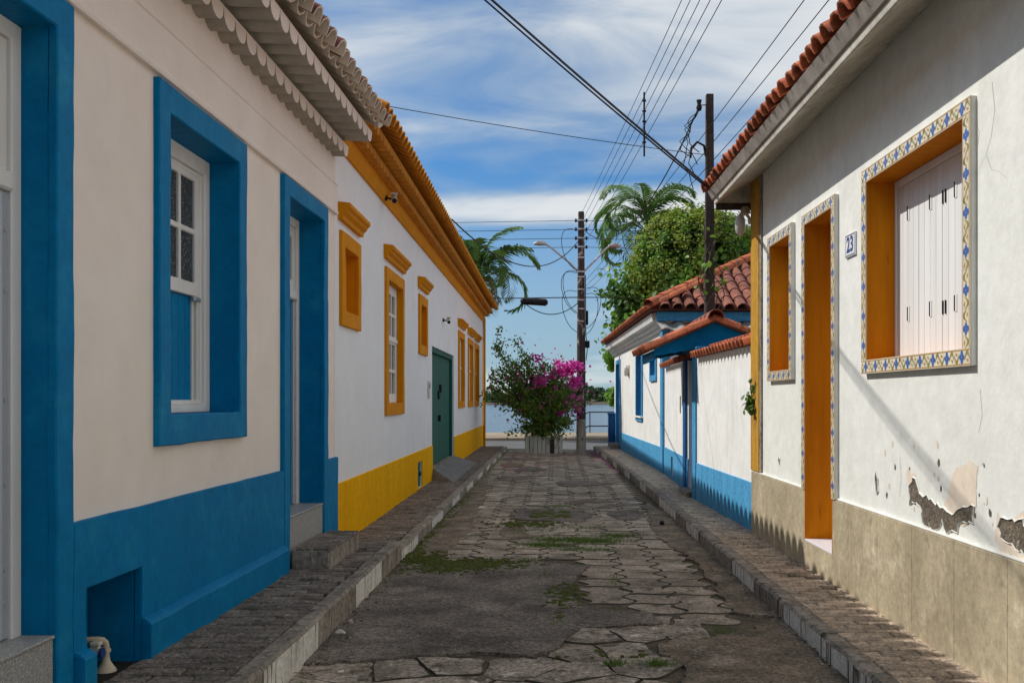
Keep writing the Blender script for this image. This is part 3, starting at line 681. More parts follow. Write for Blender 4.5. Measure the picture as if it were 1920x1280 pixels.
# ------------------------------------------------------------------ house with ochre trim (left, far)
def camera_cctv(root_name, loc, rz, label):
    r = empty(root_name, loc, rz); tag(r, label, 'camera')
    MB().box(-.03, .0, -.03, .03, -.03, .03).build('mount', 'black', r, bevel=.005)
    MB().tube([(-.01, 0, 0), (.05, 0, -.01), (.08, -.02, -.02)], .012, 8).build('bracket', 'black', r, smooth=40)
    MB().tube([(.08, .07, .02), (.08, -.07, -.04)], .035, 12).build('body', 'plastic', r, smooth=40)
    MB().tube([(.08, -.07, -.04), (.08, -.085, -.047)], .03, 12).build('lens', 'black', r, smooth=40)
    MB().box(.04, .12, -.095, .07, .045, .052).build('sunshade', 'plastic', r)
def house_two():
    F = Fac('ochre_trimmed_house', -1.99, -.0075, 1); H = F.root
    tag(H, 'long white house with golden yellow plinth, ochre window surrounds and orange tiled eave', 'house')
    e = .012; s0, s1 = 9.336, 30.7
    wins = [(9.52, 10.48, 2.21, 3.12, 'blind'), (12.17, 13.67, 1.30, 3.13, 'sash'), (15.35, 16.38, 2.20, 3.13, 'blind'),
            (22.18, 23.73, 1.30, 3.04, 'sash'), (24.9, 26.5, 1.30, 3.04, 'sash'), (27.2, 28.75, 1.30, 3.04, 'sash')]
    G = (17.2, 21.2, .0, 2.42)
    inn = lambda q: (q[0]+.16, q[1]-.14, q[2]+.15, q[3]-.15)
    hs = [(inn(q)[0]-e, inn(q)[1]+e, inn(q)[2]-e, inn(q)[3]+e) for q in wins]
    F.mb().cells(s0, s1, 0, 4.2, -.3, 0, hs+[G, (15.2, 15.75, .13, .53)]).build('wall', 'white', H)
    rear(F, s0+.003, s1, 4.2, 7, 'white')
    for a, c in ((s0, G[0]), (G[1], s1+.015)):
        F.mb().cells(a, c, -.08, .70, -.004, .016, [(15.2, 15.75, .13, .53)]).build('plinth', 'yellow', H, bevel=.004)
    F.box('vent_door', -.06, -.02, 15.2, 15.75, .13, .53, 'green'); F.box('vent_latch', -.018, .005, 15.62, 15.68, .3, .36, 'black')
    for q in wins:
        i = inn(q)
        f = F.ring('window_surround', q[:4], i, -.010, .034, 'orange', bevel=.006, wob=.008)
        F.ring('reveal', (i[0]-e, i[1]+e, i[2]-e, i[3]+e), i, -.20, -.005, 'orange', f, bevel=0)
        c0, c1 = q[0]-.06, q[1]+.06; z = q[3]+.09
        b = F.mb(); b.prism([(-.004, z), (.045, z), (.05, z+.04), (.085, z+.07), (.09, z+.09), (.12, z+.115), (.12, z+.155), (-.004, z+.17)], 'y', c0, c1)
        b.build('hood_moulding', 'orange', f, bevel=.003)
        if q[4] == 'blind':
            F.box('blind_panel', -.17, -.09, i[0]+.001, i[1]-.001, i[2]+.001, i[3]-.001, 'orange', f, bevel=0)
        else:
            n0 = -.055; v = [(i[0]+.14+k*((i[1]-i[0]-.28+.04)/3), i[0]+.14+k*((i[1]-i[0]-.28+.04)/3)+(i[1]-i[0]-.28+.04)/3-.04) for k in range(3)]
            hz = i[2]+(i[3]-i[2])*.52; ho = [(a, c, u, u2) for a, c in v for (u, u2) in ((hz+.08, (hz+i[3]-.06)/2), ((hz+i[3]-.06)/2+.04, i[3]-.12))]
            ho += [(a, c, u, u2) for a, c in v for (u, u2) in ((i[2]+.12, (hz+i[2])/2), ((hz+i[2])/2+.04, hz-.03))]
            wn = F.mb().cells(i[0]+.001, i[1]-.001, i[2]+.001, i[3]-.001, n0-.06, n0, ho).build('window', 'wood_white', H, bevel=.004)
            F.box('sash_rail', n0+.0005, n0+.02, i[0]+.06, i[1]-.06, hz, hz+.05, 'wood_white', wn)
            for h in ho: F.box('pane', n0-.04, n0-.034, h[0]-.003, h[1]+.003, h[2]-.003, h[3]+.003, 'glass', wn, bevel=0)
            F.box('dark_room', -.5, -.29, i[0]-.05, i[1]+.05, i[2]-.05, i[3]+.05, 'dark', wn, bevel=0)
    # green double gate
    g = F.ring('gate_frame', (G[0]+.002, G[1]-.002, .06, G[3]-.002), (G[0]+.09, G[1]-.09, 0, G[3]-.09), -.2, -.03, 'green')
    for k in range(2):
        a = G[0]+.091+k*(G[1]-G[0]-.182)/2; wd = (G[1]-G[0]-.182)/2
        lf = F.box('gate_leaf', -.14, -.115, a+.003, a+wd-.003, .30, G[3]-.092, 'green', g, bevel=0)
        for i in range(14):
            F.box('gate_board', -.1145, -.085, a+.004+i*(wd-.008)/14+.004, a+.004+(i+1)*(wd-.008)/14-.004, .30, G[3]-.093, 'green', lf, bevel=.004)
    m = (G[0]+G[1])/2
    F.box('gate_lock', -.085, -.04, m-.10, m+.02, 1.62, 1.78, 'black', g); F.box('gate_lock', -.085, -.05, m-.35, m-.28, 1.5, 1.66, 'black', g)
    F.box('gate_handle', -.085, -.03, m-.3, m-.24, 1.08, 1.2, 'black', g, bevel=.01)
    F.box('gate_sill', -.28, .02, G[0]+.002, G[1]-.002, .08, .296, 'concrete')
    # cornice and eave
    b = F.mb(); b.prism([(-.1, 3.88), (.03, 3.88), (.034, 3.9), (.05, 3.93), (.07, 3.99), (.07, 4.05), (-.1, 4.2)], 'y', s0, s1+.02); b.build('cornice', 'orange', H)
    F.box('eave_mortar', -.3, .1, s0, s1+.02, 4.052, 4.25, 'orange', bevel=0)
    p = .21; d1 = dtile(p, .40, .075, ['tile_orange']); d2 = dtile(p, .58, .08, ['tile_orange'])
    cover = barrel(.10, .082, .45, ['tile_orange'])
    s_ = s1+.30
    while s_ > s0+.05:
        F.place('eave_tile', d1, .17, s_-.1, 4.13, (-1, 0, .02), (0, 0, 1)) if s_ < s1+.1 else None
        F.place('eave_course_tile', d2, .30, s_-.02, 4.235, (-1, 0, .04), (0, 0, 1))
        F.place('roof_tile', cover, .43, s_, 4.26, (-1, 0, .5), (.5, 0, 1))
        s_ -= p
    roof_slab(F, .26, 4.35, -3.6, 6.25, -7.3, s0-.01, s1+.35, ['tile_orange'], p, .05)
    # entry phone
    ip = F.box('entry_phone', .002, .03, 16.55, 16.72, 1.52, 1.80, 'plastic', bevel=.006)
    F.box('grille', .0305, .033, 16.58, 16.69, 1.68, 1.76, 'black', ip)
    tr = F.mb(); tr.add([(.02, 17.0, .10), (.02, 21.4, .08), (.02, 21.2, .295), (.02, 17.2, .295), (.46, 16.6, .095), (.46, 21.9, .09)],
                        [(0, 1, 2, 3), (3, 2, 5, 4), (0, 3, 4), (1, 5, 2), (0, 4, 5, 1)])
    rp = tr.build('ramp', 'ramp'); rp.parent = H; 
    MB().tube([(.05, s1+.03, 0), (.05, s1+.03, 4.0)], .04, 8).build('downpipe', 'orange', H, smooth=40)
    return F
H2 = house_two()
camera_cctv('security_camera', (-2.015, 12.0, 3.92), .2, 'small white security camera under the orange eave of white house')
camera_cctv('security_camera', (-2.10, 18.95, 3.0), .2, 'small security camera on white wall above the green gate')

# ------------------------------------------------------------------ house with tiled window borders (right, near)
def azulejo(L_, W_):
    b = MB(); b.box(-L_/2+.0006, L_/2-.0006, -W_/2, W_/2, 0, .007, 0); z = .0078
    def poly(p, m): b.add([(x, y, z) for x, y in p], [tuple(range(len(p)))], m)
    for s_ in (1, -1): poly([(-L_/2+.001, s_*(W_/2-.012)), (L_/2-.001, s_*(W_/2-.012)), (L_/2-.001, s_*(W_/2-.005)), (-L_/2+.001, s_*(W_/2-.005))][::s_], 3)
    # blue flower: four lobed petals
    for q in range(4):
        th = q*math.pi/2; ln = .042 if q % 2 else .036; wd = .020 if q % 2 else .018
        pts = [(0.002, -.004), (ln*.45, -wd*.9), (ln*.8, -wd*.65), (ln, 0), (ln*.8, wd*.65), (ln*.45, wd*.9), (.002, .004)]
        poly([(x*math.cos(th)-y*math.sin(th), x*math.sin(th)+y*math.cos(th)) for x, y in pts], 1)
    z = .0084; poly([(.006*math.cos(a*math.pi/3), .006*math.sin(a*math.pi/3)) for a in range(6)], 3); z = .0078
    for s_ in (1, -1):      # scrolls
        a = []; c = []
        for k in range(7):
            t = k/6; x = .034+t*(L_/2-.036); y = .030*math.sin((t*1.0)*math.pi*1.25-.5); wd = .0055+.009*math.sin(math.pi*t)
            a.append((s_*x, s_*(y+wd))); c.append((s_*x, s_*(y-wd)))
        poly(a+c[::-1], 2)
        poly([(s_*.055, s_*-.012), (s_*.075, s_*-.030), (s_*.088, s_*-.018), (s_*.072, s_*-.008)], 3)
        poly([(s_*.046, s_*.022), (s_*.058, s_*.034), (s_*.07, s_*.030), (s_*.058, s_*.018)], 2)
    return b.mesh('border_tile', ['azcream', 'azblue', 'azolive', 'azbrown'], fix=False)
AZ = azulejo(.2, .1)
def blob(F, par, name, pts, n, m, sd, amp=.012, th=.0015):
    p = ragged_poly(pts, .03, amp, sd); b = F.mb(); k = len(p)
    b.add([(n, y, z) for y, z in p], [tuple(range(k))])
    if name == 'bare_render':
        ar = sum(p[i][0]*p[(i+1) % k][1]-p[(i+1) % k][0]*p[i][1] for i in range(k)); sg = 1 if ar > 0 else -1
        vs_ = []; rd_ = random.Random(sd)
        for i in range(k):
            (ya, za), (yc, zc) = p[i-1], p[(i+1) % k]; ty, tz = yc-ya, zc-za; l = math.hypot(ty, tz) or 1
            ny, nz_ = sg*tz/l, -sg*ty/l; wd = rd_.uniform(.004, .012)
            vs_ += [(n, p[i][0], p[i][1]), (n+rd_.uniform(.003, .009), p[i][0]+ny*.002, p[i][1]+nz_*.002), (.0012, p[i][0]+ny*wd, p[i][1]+nz_*wd)]
        lb = F.mb(); lb.add(vs_, [(3*i+j, 3*((i+1) % k)+j, 3*((i+1) % k)+j+1, 3*i+j+1) for i in range(k) for j in (0, 1)]); lb.build('paint_lip', 'oldwhite', par, fix=False)
    o = b.build(name, m, par, fix=False)
    bm = bmesh.new(); bm.from_mesh(o.data); bmesh.ops.triangulate(bm, faces=bm.faces)
    for f in bm.faces:
        if f.normal.x*F.fx < 0: f.normal_flip()
    bm.to_mesh(o.data); bm.free(); return o
def house_three():
    F = Fac('tile_bordered_house', 2.21, -.015, -1); H = F.root
    tag(H, 'sunlit white house with peeling plaster, stone plinth and painted tile borders round orange openings', 'house')
    s1 = 10.27; e = .012; zf = .35
    W = (5.125, 6.645, 1.76, 2.945); D = (7.44, 8.196, zf, 2.93); w2 = (8.70, 9.44, 1.76, 2.94)
    hole = lambda h: (h[0]-e, h[1]+e, h[2]-e, h[3]+e)
    F.mb().cells(-6, s1, 0, 3.9, -.3, 0, [hole(W), hole((D[0], D[1], 0, D[3])), hole(w2)]).build('wall', 'oldwhite', H)
    rear(F, -6, s1, 3.9, 7, 'oldwhite')
    # travertine panels
    zt = .755; z0 = .10
    b = F.mb().cells(-6, s1+.006, z0-.04, zt-.008, .0, .012, [(D[0]-.001, D[1]+.001, 0, 1)]); pl = b.build('plinth_bed', 'grout', H)
    ed = [s1+.008, 10.0, 9.4, 8.8, 8.197]
    for a, c in zip(ed[1:], ed): F.box('stone_panel', .0125, .026, a+.0015, c-.0015, z0, zt, 'stone', pl, bevel=.0015)
    F.box('stone_panel', .0125, .026, D[0]+.0, D[1]-.0, z0, zf-.012, 'stone', pl, bevel=.0015)
    ed = [D[0]-.001]+[7.05-.6*i for i in range(0, 16)]
    for c, a in zip(ed, ed[1:]): F.box('stone_panel', .0125, .026, a+.0015, c-.0015, z0, zt, 'stone', pl, bevel=.0015)
    F.box('plinth_cap', -.002, .02, 8.3, s1-.002, zt+.001, zt+.014, 'oldwhite', bevel=.004); F.box('plinth_cap', -.002, .02, -6, 7.33, zt+.001, zt+.014, 'oldwhite', bevel=.004)
    F.box('threshold', -.5, .028, D[0]+.001, D[1]-.001, zf-.011, zf+.004, 'tilewhite', bevel=.002); F.box('sub_threshold', -.5, .0, D[0], D[1], 0, zf-.012, 'concrete', bevel=0)
    def border(nm, i, wd, door=False):
        o = (i[0]-wd, i[1]+wd, i[2]-wd if not door else zt+.002, i[3]+wd)
        ih = (i[0], i[1], i[2] if not door else 0, i[3])
        f = F.ring(nm, o, (ih[0]-e, ih[1]+e, ih[2]-e, ih[3]+e), -.004, .028, 'oldwhite', bevel=.002)
        F.ring('reveal', (i[0]-e, i[1]+e, i[2]-e if not door else i[2], i[3]+e), ih if not door else (i[0], i[1], i[2]-.5, i[3]), -.48 if door else -.21, .0275, 'comb', f, bevel=0)
        n = .0285
        def row(a, c, fixed, vert):
            k = max(1, round(abs(c-a)/.195)); L_ = (c-a)/k
            for j in range(k):
                q = a+(j+.5)*L_
                if vert: F.place('border_tile', AZ, n, fixed, q, (0, 1, 0), (1, 0, 0), f, (L_/.2, wd/.1, 1))
                else: F.place('border_tile', AZ, n, q, fixed, (0, 0, 1), (1, 0, 0), f, (L_/.2, wd/.1, 1))
        row(o[0], o[1], o[3]-wd/2, False)
        if not door: row(o[0], o[1], o[2]+wd/2, False)
        zb = o[2] if door else o[2]+wd
        row(zb, o[3]-wd, o[0]+wd/2, True); row(zb, o[3]-wd, o[1]-wd/2, True)
        return f
    f1 = border('window_border', W, .09); border('door_border', D, .085, True); f2 = border('window_border', w2, .09)
    # folding shutters: four leaves of four boards
    n0 = -.17; F.ring('shutter_frame', (W[0]+.001, W[1]-.001, W[2]+.001, W[3]-.001), (W[0]+.03, W[1]-.03, W[2]+.012, W[3]-.05), n0-.06, n0+.012, 'shutter', f1)
    a0, a1 = W[0]+.031, W[1]-.031; lw = (a1-a0)/4
    for k in range(4):
        lf = F.box('shutter', n0-.03, n0-.018, a0+k*lw+.003, a0+(k+1)*lw-.003, W[2]+.013, W[3]-.051, 'dark', bevel=0)
        for j in range(4):
            bw = (lw-.006)/4; q = a0+k*lw+.003+j*bw
            F.box('board', n0-.0175, n0, q+.0012, q+bw-.0012, W[2]+.014, W[3]-.052, 'shutter', lf, bevel=.003)
        for z in (2.05, 2.70):
            F.box('hinge', n0+.0005, n0+.006, a0+k*lw+lw*.5-.006, a0+k*lw+lw*.5+.006, z-.045, z+.045, 'black', lf, bevel=.001)
            F.box('hinge_plate', n0+.0005, n0+.004, a0+k*lw+lw*.5-.03, a0+k*lw+lw*.5-.008, z-.05, z+.05, 'shutter', lf, bevel=.001)
            if k == 1: 
                F.box('bolt', n0+.0005, n0+.008, a0+2*lw-.022, a0+2*lw-.012, z-.05, z+.03, 'black', lf, bevel=.001)
                F.box('bolt', n0+.0005, n0+.008, a0+2*lw-.062, a0+2*lw-.052, z-.05, z+.03, 'black', lf, bevel=.001)
    F.box('shutter', -.205, -.175, w2[0]+.001, w2[1]-.001, w2[2]+.001, w2[3]-.001, 'shutter')
    F.box('door', -.47, -.43, D[0]+.001, D[1]-.001, zf+.006, D[3]-.001, 'wood_white')
    # corner board
    F.box('corner_board', -.3, .03, 9.93, s1+.025, zt+.015, 3.74, 'ochre', bevel=.006); F.box('corner_strip', 0, .022, 9.86, 9.925, zt+.015, 3.74, 'concrete', bevel=.004)
    # peeled plaster, laid a few mm over the paint
    n = .0016
    blob(F, H, 'peeled_plaster', [(6.0, 1.08), (5.86, 1.05), (5.80, .93), (5.45, .90), (5.38, 1.0), (5.30, 1.12), (5.12, 1.18), (5.02, 1.16), (5.04, .97), (5.15, .84), (5.6, .82), (5.95, .92)], n, 'peelcream', 3)
    blob(F, H, 'bare_render', [(5.96, .99), (5.84, 1.04), (5.78, .94), (5.66, .945), (5.45, .90), (5.33, .885), (5.18, .945), (5.06, .955), (5.08, .875), (5.2, .86), (5.27, .80), (5.40, .775), (5.46, .83), (5.56, .775), (5.74, .79), (5.76, .88), (5.84, .90), (5.93, .875)], .0032, 'peelgrey', 4, .014)
    blob(F, H, 'peeled_plaster', [(4.72, .90), (4.82, .96), (4.84, .82), (4.76, .77), (4.5, .775), (4.4, .92), (4.55, .99)], n, 'peelcream', 7)
    blob(F, H, 'bare_render', [(4.76, .92), (4.80, .88), (4.72, .83), (4.5, .79), (4.42, .86), (4.55, .94)], .0032, 'peelgrey', 8, .014)
    blob(F, H, 'bare_render', [(6.545, .97), (6.53, 1.02), (6.50, .98), (6.49, .90), (6.52, .88)], .0032, 'peelgrey', 9, .004)
    blob(F, H, 'bare_render', [(9.20, .93), (9.17, .98), (9.15, .95), (9.17, .9)], .0032, 'peelgrey', 10, .003)
    for j in range(26):
        cy, cz, rr_ = random.gauss(5.5, .5), random.uniform(.80, 1.25), random.uniform(.006, .022)
        blob(F, H, 'plaster_chip', [(cy+rr_*math.cos(a_)*random.uniform(.5, 1.2), cz+1.4*rr_*math.sin(a_)*random.uniform(.5, 1.2)) for a_ in (0, .9, 1.8, 2.7, 3.6, 4.5, 5.4)], .0018, random.choice(['peelcream', 'peelcream', 'peelgrey']), j+40, .001)
    for pts in ([(4.86, 3.05), (4.84, 2.9), (4.88, 2.78), (4.93, 2.70), (5.0, 2.66)], [(4.93, 2.70), (4.86, 2.62), (4.80, 2.60), (4.7, 2.54)], [(5.05, 2.9), (5.0, 2.84), (5.02, 2.78)], [(5.0, 1.55), (4.97, 1.42), (5.02, 1.33)], [(6.1, 1.15), (6.08, 1.02), (6.12, .9)]):
        b = F.mb(); q = [(y_+random.uniform(-.008, .008), z_) for y_, z_ in pts]
        vs_ = [(.0014, y_+d_, z_) for y_, z_ in q for d_ in (-.0016, .0016)]
        b.add(vs_, [(2*i_, 2*i_+1, 2*i_+3, 2*i_+2) for i_ in range(len(q)-1)]); b.build('crack', 'oldcrack', H, fix=False)
    # eave: sloped soffit, fascia, flashing, tiles
    b = F.mb(); b.prism([(-.02, 3.742), (.20, 3.645), (.33, 3.56), (.375, 3.525), (.388, 3.53), (.40, 3.60), (.40, 3.645), (.30, 3.72), (-.02, 3.90)], 'y', -6, s1+.12); ev = b.build('eave_soffit', 'eavewhite', H, smooth=30)
    b = F.mb(); b.prism([(.401, 3.575), (.412, 3.58), (.455, 3.665), (.44, 3.672), (.30, 3.735), (.30, 3.725), (.401, 3.652)], 'y', -6, s1+.14); b.build('flashing', 'flash', H)
    F.box('eave_beam', -.28, .37, s1+.121, s1+.16, 3.475, 3.545, 'polewood', bevel=.004)
    b = F.mb(); b.prism([(-.28, 3.546), (.36, 3.546), (.02, 3.76), (-.28, 3.9)], 'y', s1+.122, s1+.15); b.build('eave_end_board', 'eavewhite', H)
    cover = barrel(.088, .075, .42, ['terracotta']); s_ = s1+.16
    i = 0
    while s_ > 2.0:
        for c in range(2):
            j = random.uniform(-.012, .012)
            F.place('roof_tile', cover, .475-c*.33+j, s_+random.uniform(-.006, .006), 3.675+c*.17+random.uniform(-.006, .006), (-1, random.gauss(0, .045), .52+random.gauss(0, .03)), (.52, random.gauss(0, .05), 1))
        F.mb().box(.40, .43, s_-.04, s_+.04, 3.668, 3.705).build('mortar_lump', 'concrete', H, bevel=.012) if i % 1 == 0 else None
        s_ -= .177; i += 1
    roof_slab(F, .30, 3.78, -3.6, 5.75, -7.3, -6, s1+.2, ['terra_old'], .177, .05)
    return F
H3 = house_three()
def number_sign():
    n = Vector((-1, -.015, 0)).normalized(); y = 7.05; z = 2.59
    r = empty('house_number', (2.21-.015*y-.001, y, z), math.atan(.015)); tag(r, 'white ceramic plaque reading 23 between tiled door and shuttered window', 'number plaque')
    MB().box(-.012, 0, -.112, .112, -.082, .082).build('plaque', 'tilewhite', r, bevel=.002)
    b = MB()
    for i in range(13):
        t = -.1+i*.2/12
        for zz in (-.071, .071): b.box(-.0132, -.0122, t-.004, t+.004, zz-.005, zz+.005)
    for i in range(7):
        t = -.055+i*.11/6
        for yy in (-.102, .102): b.box(-.0132, -.0122, yy-.004, yy+.004, t-.005, t+.005)
    b.build('border_marks', 'black', r)
    cu = bpy.data.curves.new('digits', 'FONT'); cu.body = '23'; cu.size = .15; cu.align_x = 'CENTER'; cu.align_y = 'CENTER'; cu.extrude = .0006; cu.offset = .004; cu.space_character = 1.05
    t = bpy.data.objects.new('t', cu); C.objects.link(t); bpy.context.view_layer.update()
    me = bpy.data.meshes.new_from_object(t.evaluated_get(bpy.context.evaluated_depsgraph_get())); bpy.data.objects.remove(t)
    me.materials.clear(); me.materials.append(K['valveblue'])
    # reading direction runs toward -y when seen from the street
    m = Matrix(((0, 0, -1, -.0130), (-1, 0, 0, 0), (0, 1, 0, 0), (0, 0, 0, 1)))
    link('digits', me, r, m)
number_sign()
def wall_lamp():
    r = empty('corner_lamp', (1.985, 10.36, 3.30)); tag(r, 'milky glass lamp hanging from the eave corner by the yellow corner board', 'lamp')
    MB().tube([(0, 0, .2), (0, 0, .17), (0, 0, .13)], [.035, .05, .055], 12).build('mount', 'flash', r, smooth=40)
    MB().tube([(0, 0, .14), (.04, 0, .08), (.045, -.01, .02)], .018, 8).build('arm', 'plastic', r, smooth=40)
    MB().tube([(-.06, -.03, .1), (-.06, -.03, .06), (-.06, -.03, -.02), (-.06, -.03, -.08), (-.06, -.03, -.11)], [.03, .052, .056, .042, .015], 14).build('globe', 'lampglass', r, smooth=60)
    MB().tube([(-.0, -.0, .13), (-.05, -.02, .115), (-.06, -.03, .10)], .022, 8).build('neck', 'plastic', r, smooth=40)
wall_lamp()

# ------------------------------------------------------------------ garden wall, gate porch, blue-plinth house (right, far)
def garden_wall():
    F = Fac('garden_wall', 2.468, -.0386, -1); H = F.root
    tag(H, 'whitewashed garden wall with blue base and terracotta tile coping beside the yellow corner board', 'wall')
    F.mb().cells(10.31, 13.60, 0, 2.07, -.2, 0, []).build('wall', 'greywhite', H, bevel=.006)
    F.mb().cells(10.31, 13.60, .05, .632, .0, .014, []).build('base', 'blue2', H, bevel=.004)
    t = barrel(.095, .08, .36, ['terracotta']); s_ = 10.42
    while s_ < 13.6:
        F.place('coping_tile', t, .10, s_, 2.055, (-1, 0, .32), (.32, 0, 1)); F.place('coping_tile', t, -.16, s_, 2.15, (-1, 0, .3), (.3, 0, 1)); s_ += .188
    F.box('coping_bed', -.19, .02, 10.31, 13.6, 2.071, 2.12, 'terra_old')
    t2 = empty('garden_wall', (1.95, 13.6, 0), -math.atan(.0185)); tag(t2, 'short whitewashed wall with blue base and vent slot between gate and blue-plinth house', 'wall')
    MB().cells(1.05, 4.9, 0, 2.07, .0, .2, [(3.2, 3.5, .2, .52)]).build('wall', 'greywhite', t2, bevel=.004)
    MB().cells(1.05, 4.9, .05, .62, -.016, -.001, [(3.2, 3.5, .2, .52)]).build('base', 'blue2', t2)
    MB().box(.06, .1, 3.2, 3.5, .2, .52).build('vent', 'dark', t2); MB().box(-.01, -.002, 2.1, 2.16, 1.28, 1.55).build('slot', 'dark', t2)
    for i in range(19):
        m = Matrix.Translation((-.10, 1.12+i*.19, 2.06)) @ Matrix.Rotation(R(-90), 4, 'Z') @ Matrix.Rotation(math.atan(.32), 4, 'X'); link('coping_tile', t, t2, m)
garden_wall()
def gate_porch():
    r = empty('gate_porch', (1.95, 14.4, .1)); tag(r, 'small tiled gable roof with scalloped blue boards over blue gate posts', 'gate porch')
    o = Vector((1.95, 14.4, .1))
    def bx(nm, x0, x1, y0, y1, z0, z1, m, par=r, bv=.006): return MB().box(x0-o.x, x1-o.x, y0-o.y, y1-o.y, z0-o.z, z1-o.z).build(nm, m, par, bevel=bv)
    bx('gate_post', 1.92, 2.14, 13.61, 13.93, .11, 2.16, 'blue2'); bx('gate_post', 1.93, 2.15, 14.76, 15.02, .11, 2.16, 'navy')
    d = bx('gate_door', 2.06, 2.10, 13.935, 14.755, .2, 2.1, 'navy'); bx('door_handle', 2.03, 2.058, 14.05, 14.09, 1.05, 1.18, 'black', d)
    bx('gate_step', 1.84, 2.14, 13.94, 14.75, .1, .195, 'concrete'); bx('lintel', 1.93, 2.14, 13.61, 15.02, 2.161, 2.22, 'blue2')
    Rg = (2.22, 2.56); Le = (1.30, 2.16); Re = (2.80, 2.33); y0, y1 = 13.72, 15.75
    def pts(*q): return [(a-o.x, b_-o.z) for a, b_ in q]
    sc = []
    for i in range(25):
        x = Le[0]+.08+(Re[0]-Le[0]-.1)*i/24; t = (x-Le[0])/(Rg[0]-Le[0]) if x < Rg[0] else 1-(x-Rg[0])/(Re[0]-Rg[0])*.6
        sc.append((x, 2.07+.16*t+.018*abs(math.sin(i*math.pi/2.5))))
    b = MB(); b.prism(pts((Le[0]+.08, Le[1]+.03), (Rg[0], Rg[1]), (Re[0], Re[1]), *sc[::-1]), 'y', y0+.1-o.y, y0+.13-o.y); gb = b.build('gable_board', 'blue', r)
    b = MB(); b.prism(pts((Le[0]+.08, Le[1]+.03), (Rg[0], Rg[1]), (Re[0], Re[1]), *sc[::-1]), 'y', y1-.13-o.y, y1-.1-o.y); b.build('gable_board', 'blue', r)
    for i in range(10):
        ya = y0+.131+i*(y1-y0-.262)/10; yb = y0+.131+(i+1)*(y1-y0-.262)/10
        b = MB(); b.add([(Le[0]+.08-o.x, q-o.y, z-o.z) for q, z in ((ya, 2.17), (yb, 2.17), (yb, 2.07), ((ya+yb)/2, 2.04), (ya, 2.07))]+[(Le[0]+.105-o.x, q-o.y, z-o.z) for q, z in ((ya, 2.17), (yb, 2.17), (yb, 2.07), ((ya+yb)/2, 2.04), (ya, 2.07))],
                        [(0, 1, 2, 3, 4), (9, 8, 7, 6, 5)]+[(i_, (i_+1) % 5, 5+(i_+1) % 5, 5+i_) for i_ in range(5)]); b.build('eave_board', 'blue', r)
    b = MB(); b.prism(pts((Le[0], Le[1]), (Rg[0], Rg[1]+.01), (Re[0], Re[1]), (Re[0], Re[1]+.03), (Rg[0], Rg[1]+.045), (Le[0], Le[1]+.03)), 'y', y0-o.y, y1-o.y); b.build('roof_deck', 'terra_old', r)
    t = barrel(.10, .08, .40, ['terracotta'])
    for j in range(11):
        y = y0+.06+j*.192
        for c in range(3):
            q = c*.31; a = math.atan2(Rg[1]-Le[1], Rg[0]-Le[0])
            link('roof_tile', t, r, Matrix.Translation((Le[0]-.05+q-o.x, y-o.y, Le[1]+.01+q*.435-o.z)) @ Matrix.Rotation(R(-90), 4, 'Z') @ Matrix.Rotation(a, 4, 'X'))
        for c in range(2):
            q = c*.3; a = math.atan2(Rg[1]-Re[1], Re[0]-Rg[0])
            link('roof_tile', t, r, Matrix.Translation((Re[0]+.04-q-o.x, y-o.y, Re[1]+.01+q*.4-o.z)) @ Matrix.Rotation(R(90), 4, 'Z') @ Matrix.Rotation(a, 4, 'X'))
    rt = barrel(.12, .10, .42, ['terra_old'])
    for j in range(5): link('ridge_tile', rt, r, Matrix.Translation((Rg[0]-o.x, y0-.06+j*.40-o.y, Rg[1]+.06-o.z)) @ Matrix.Rotation(R(3), 4, 'X'))
gate_porch()
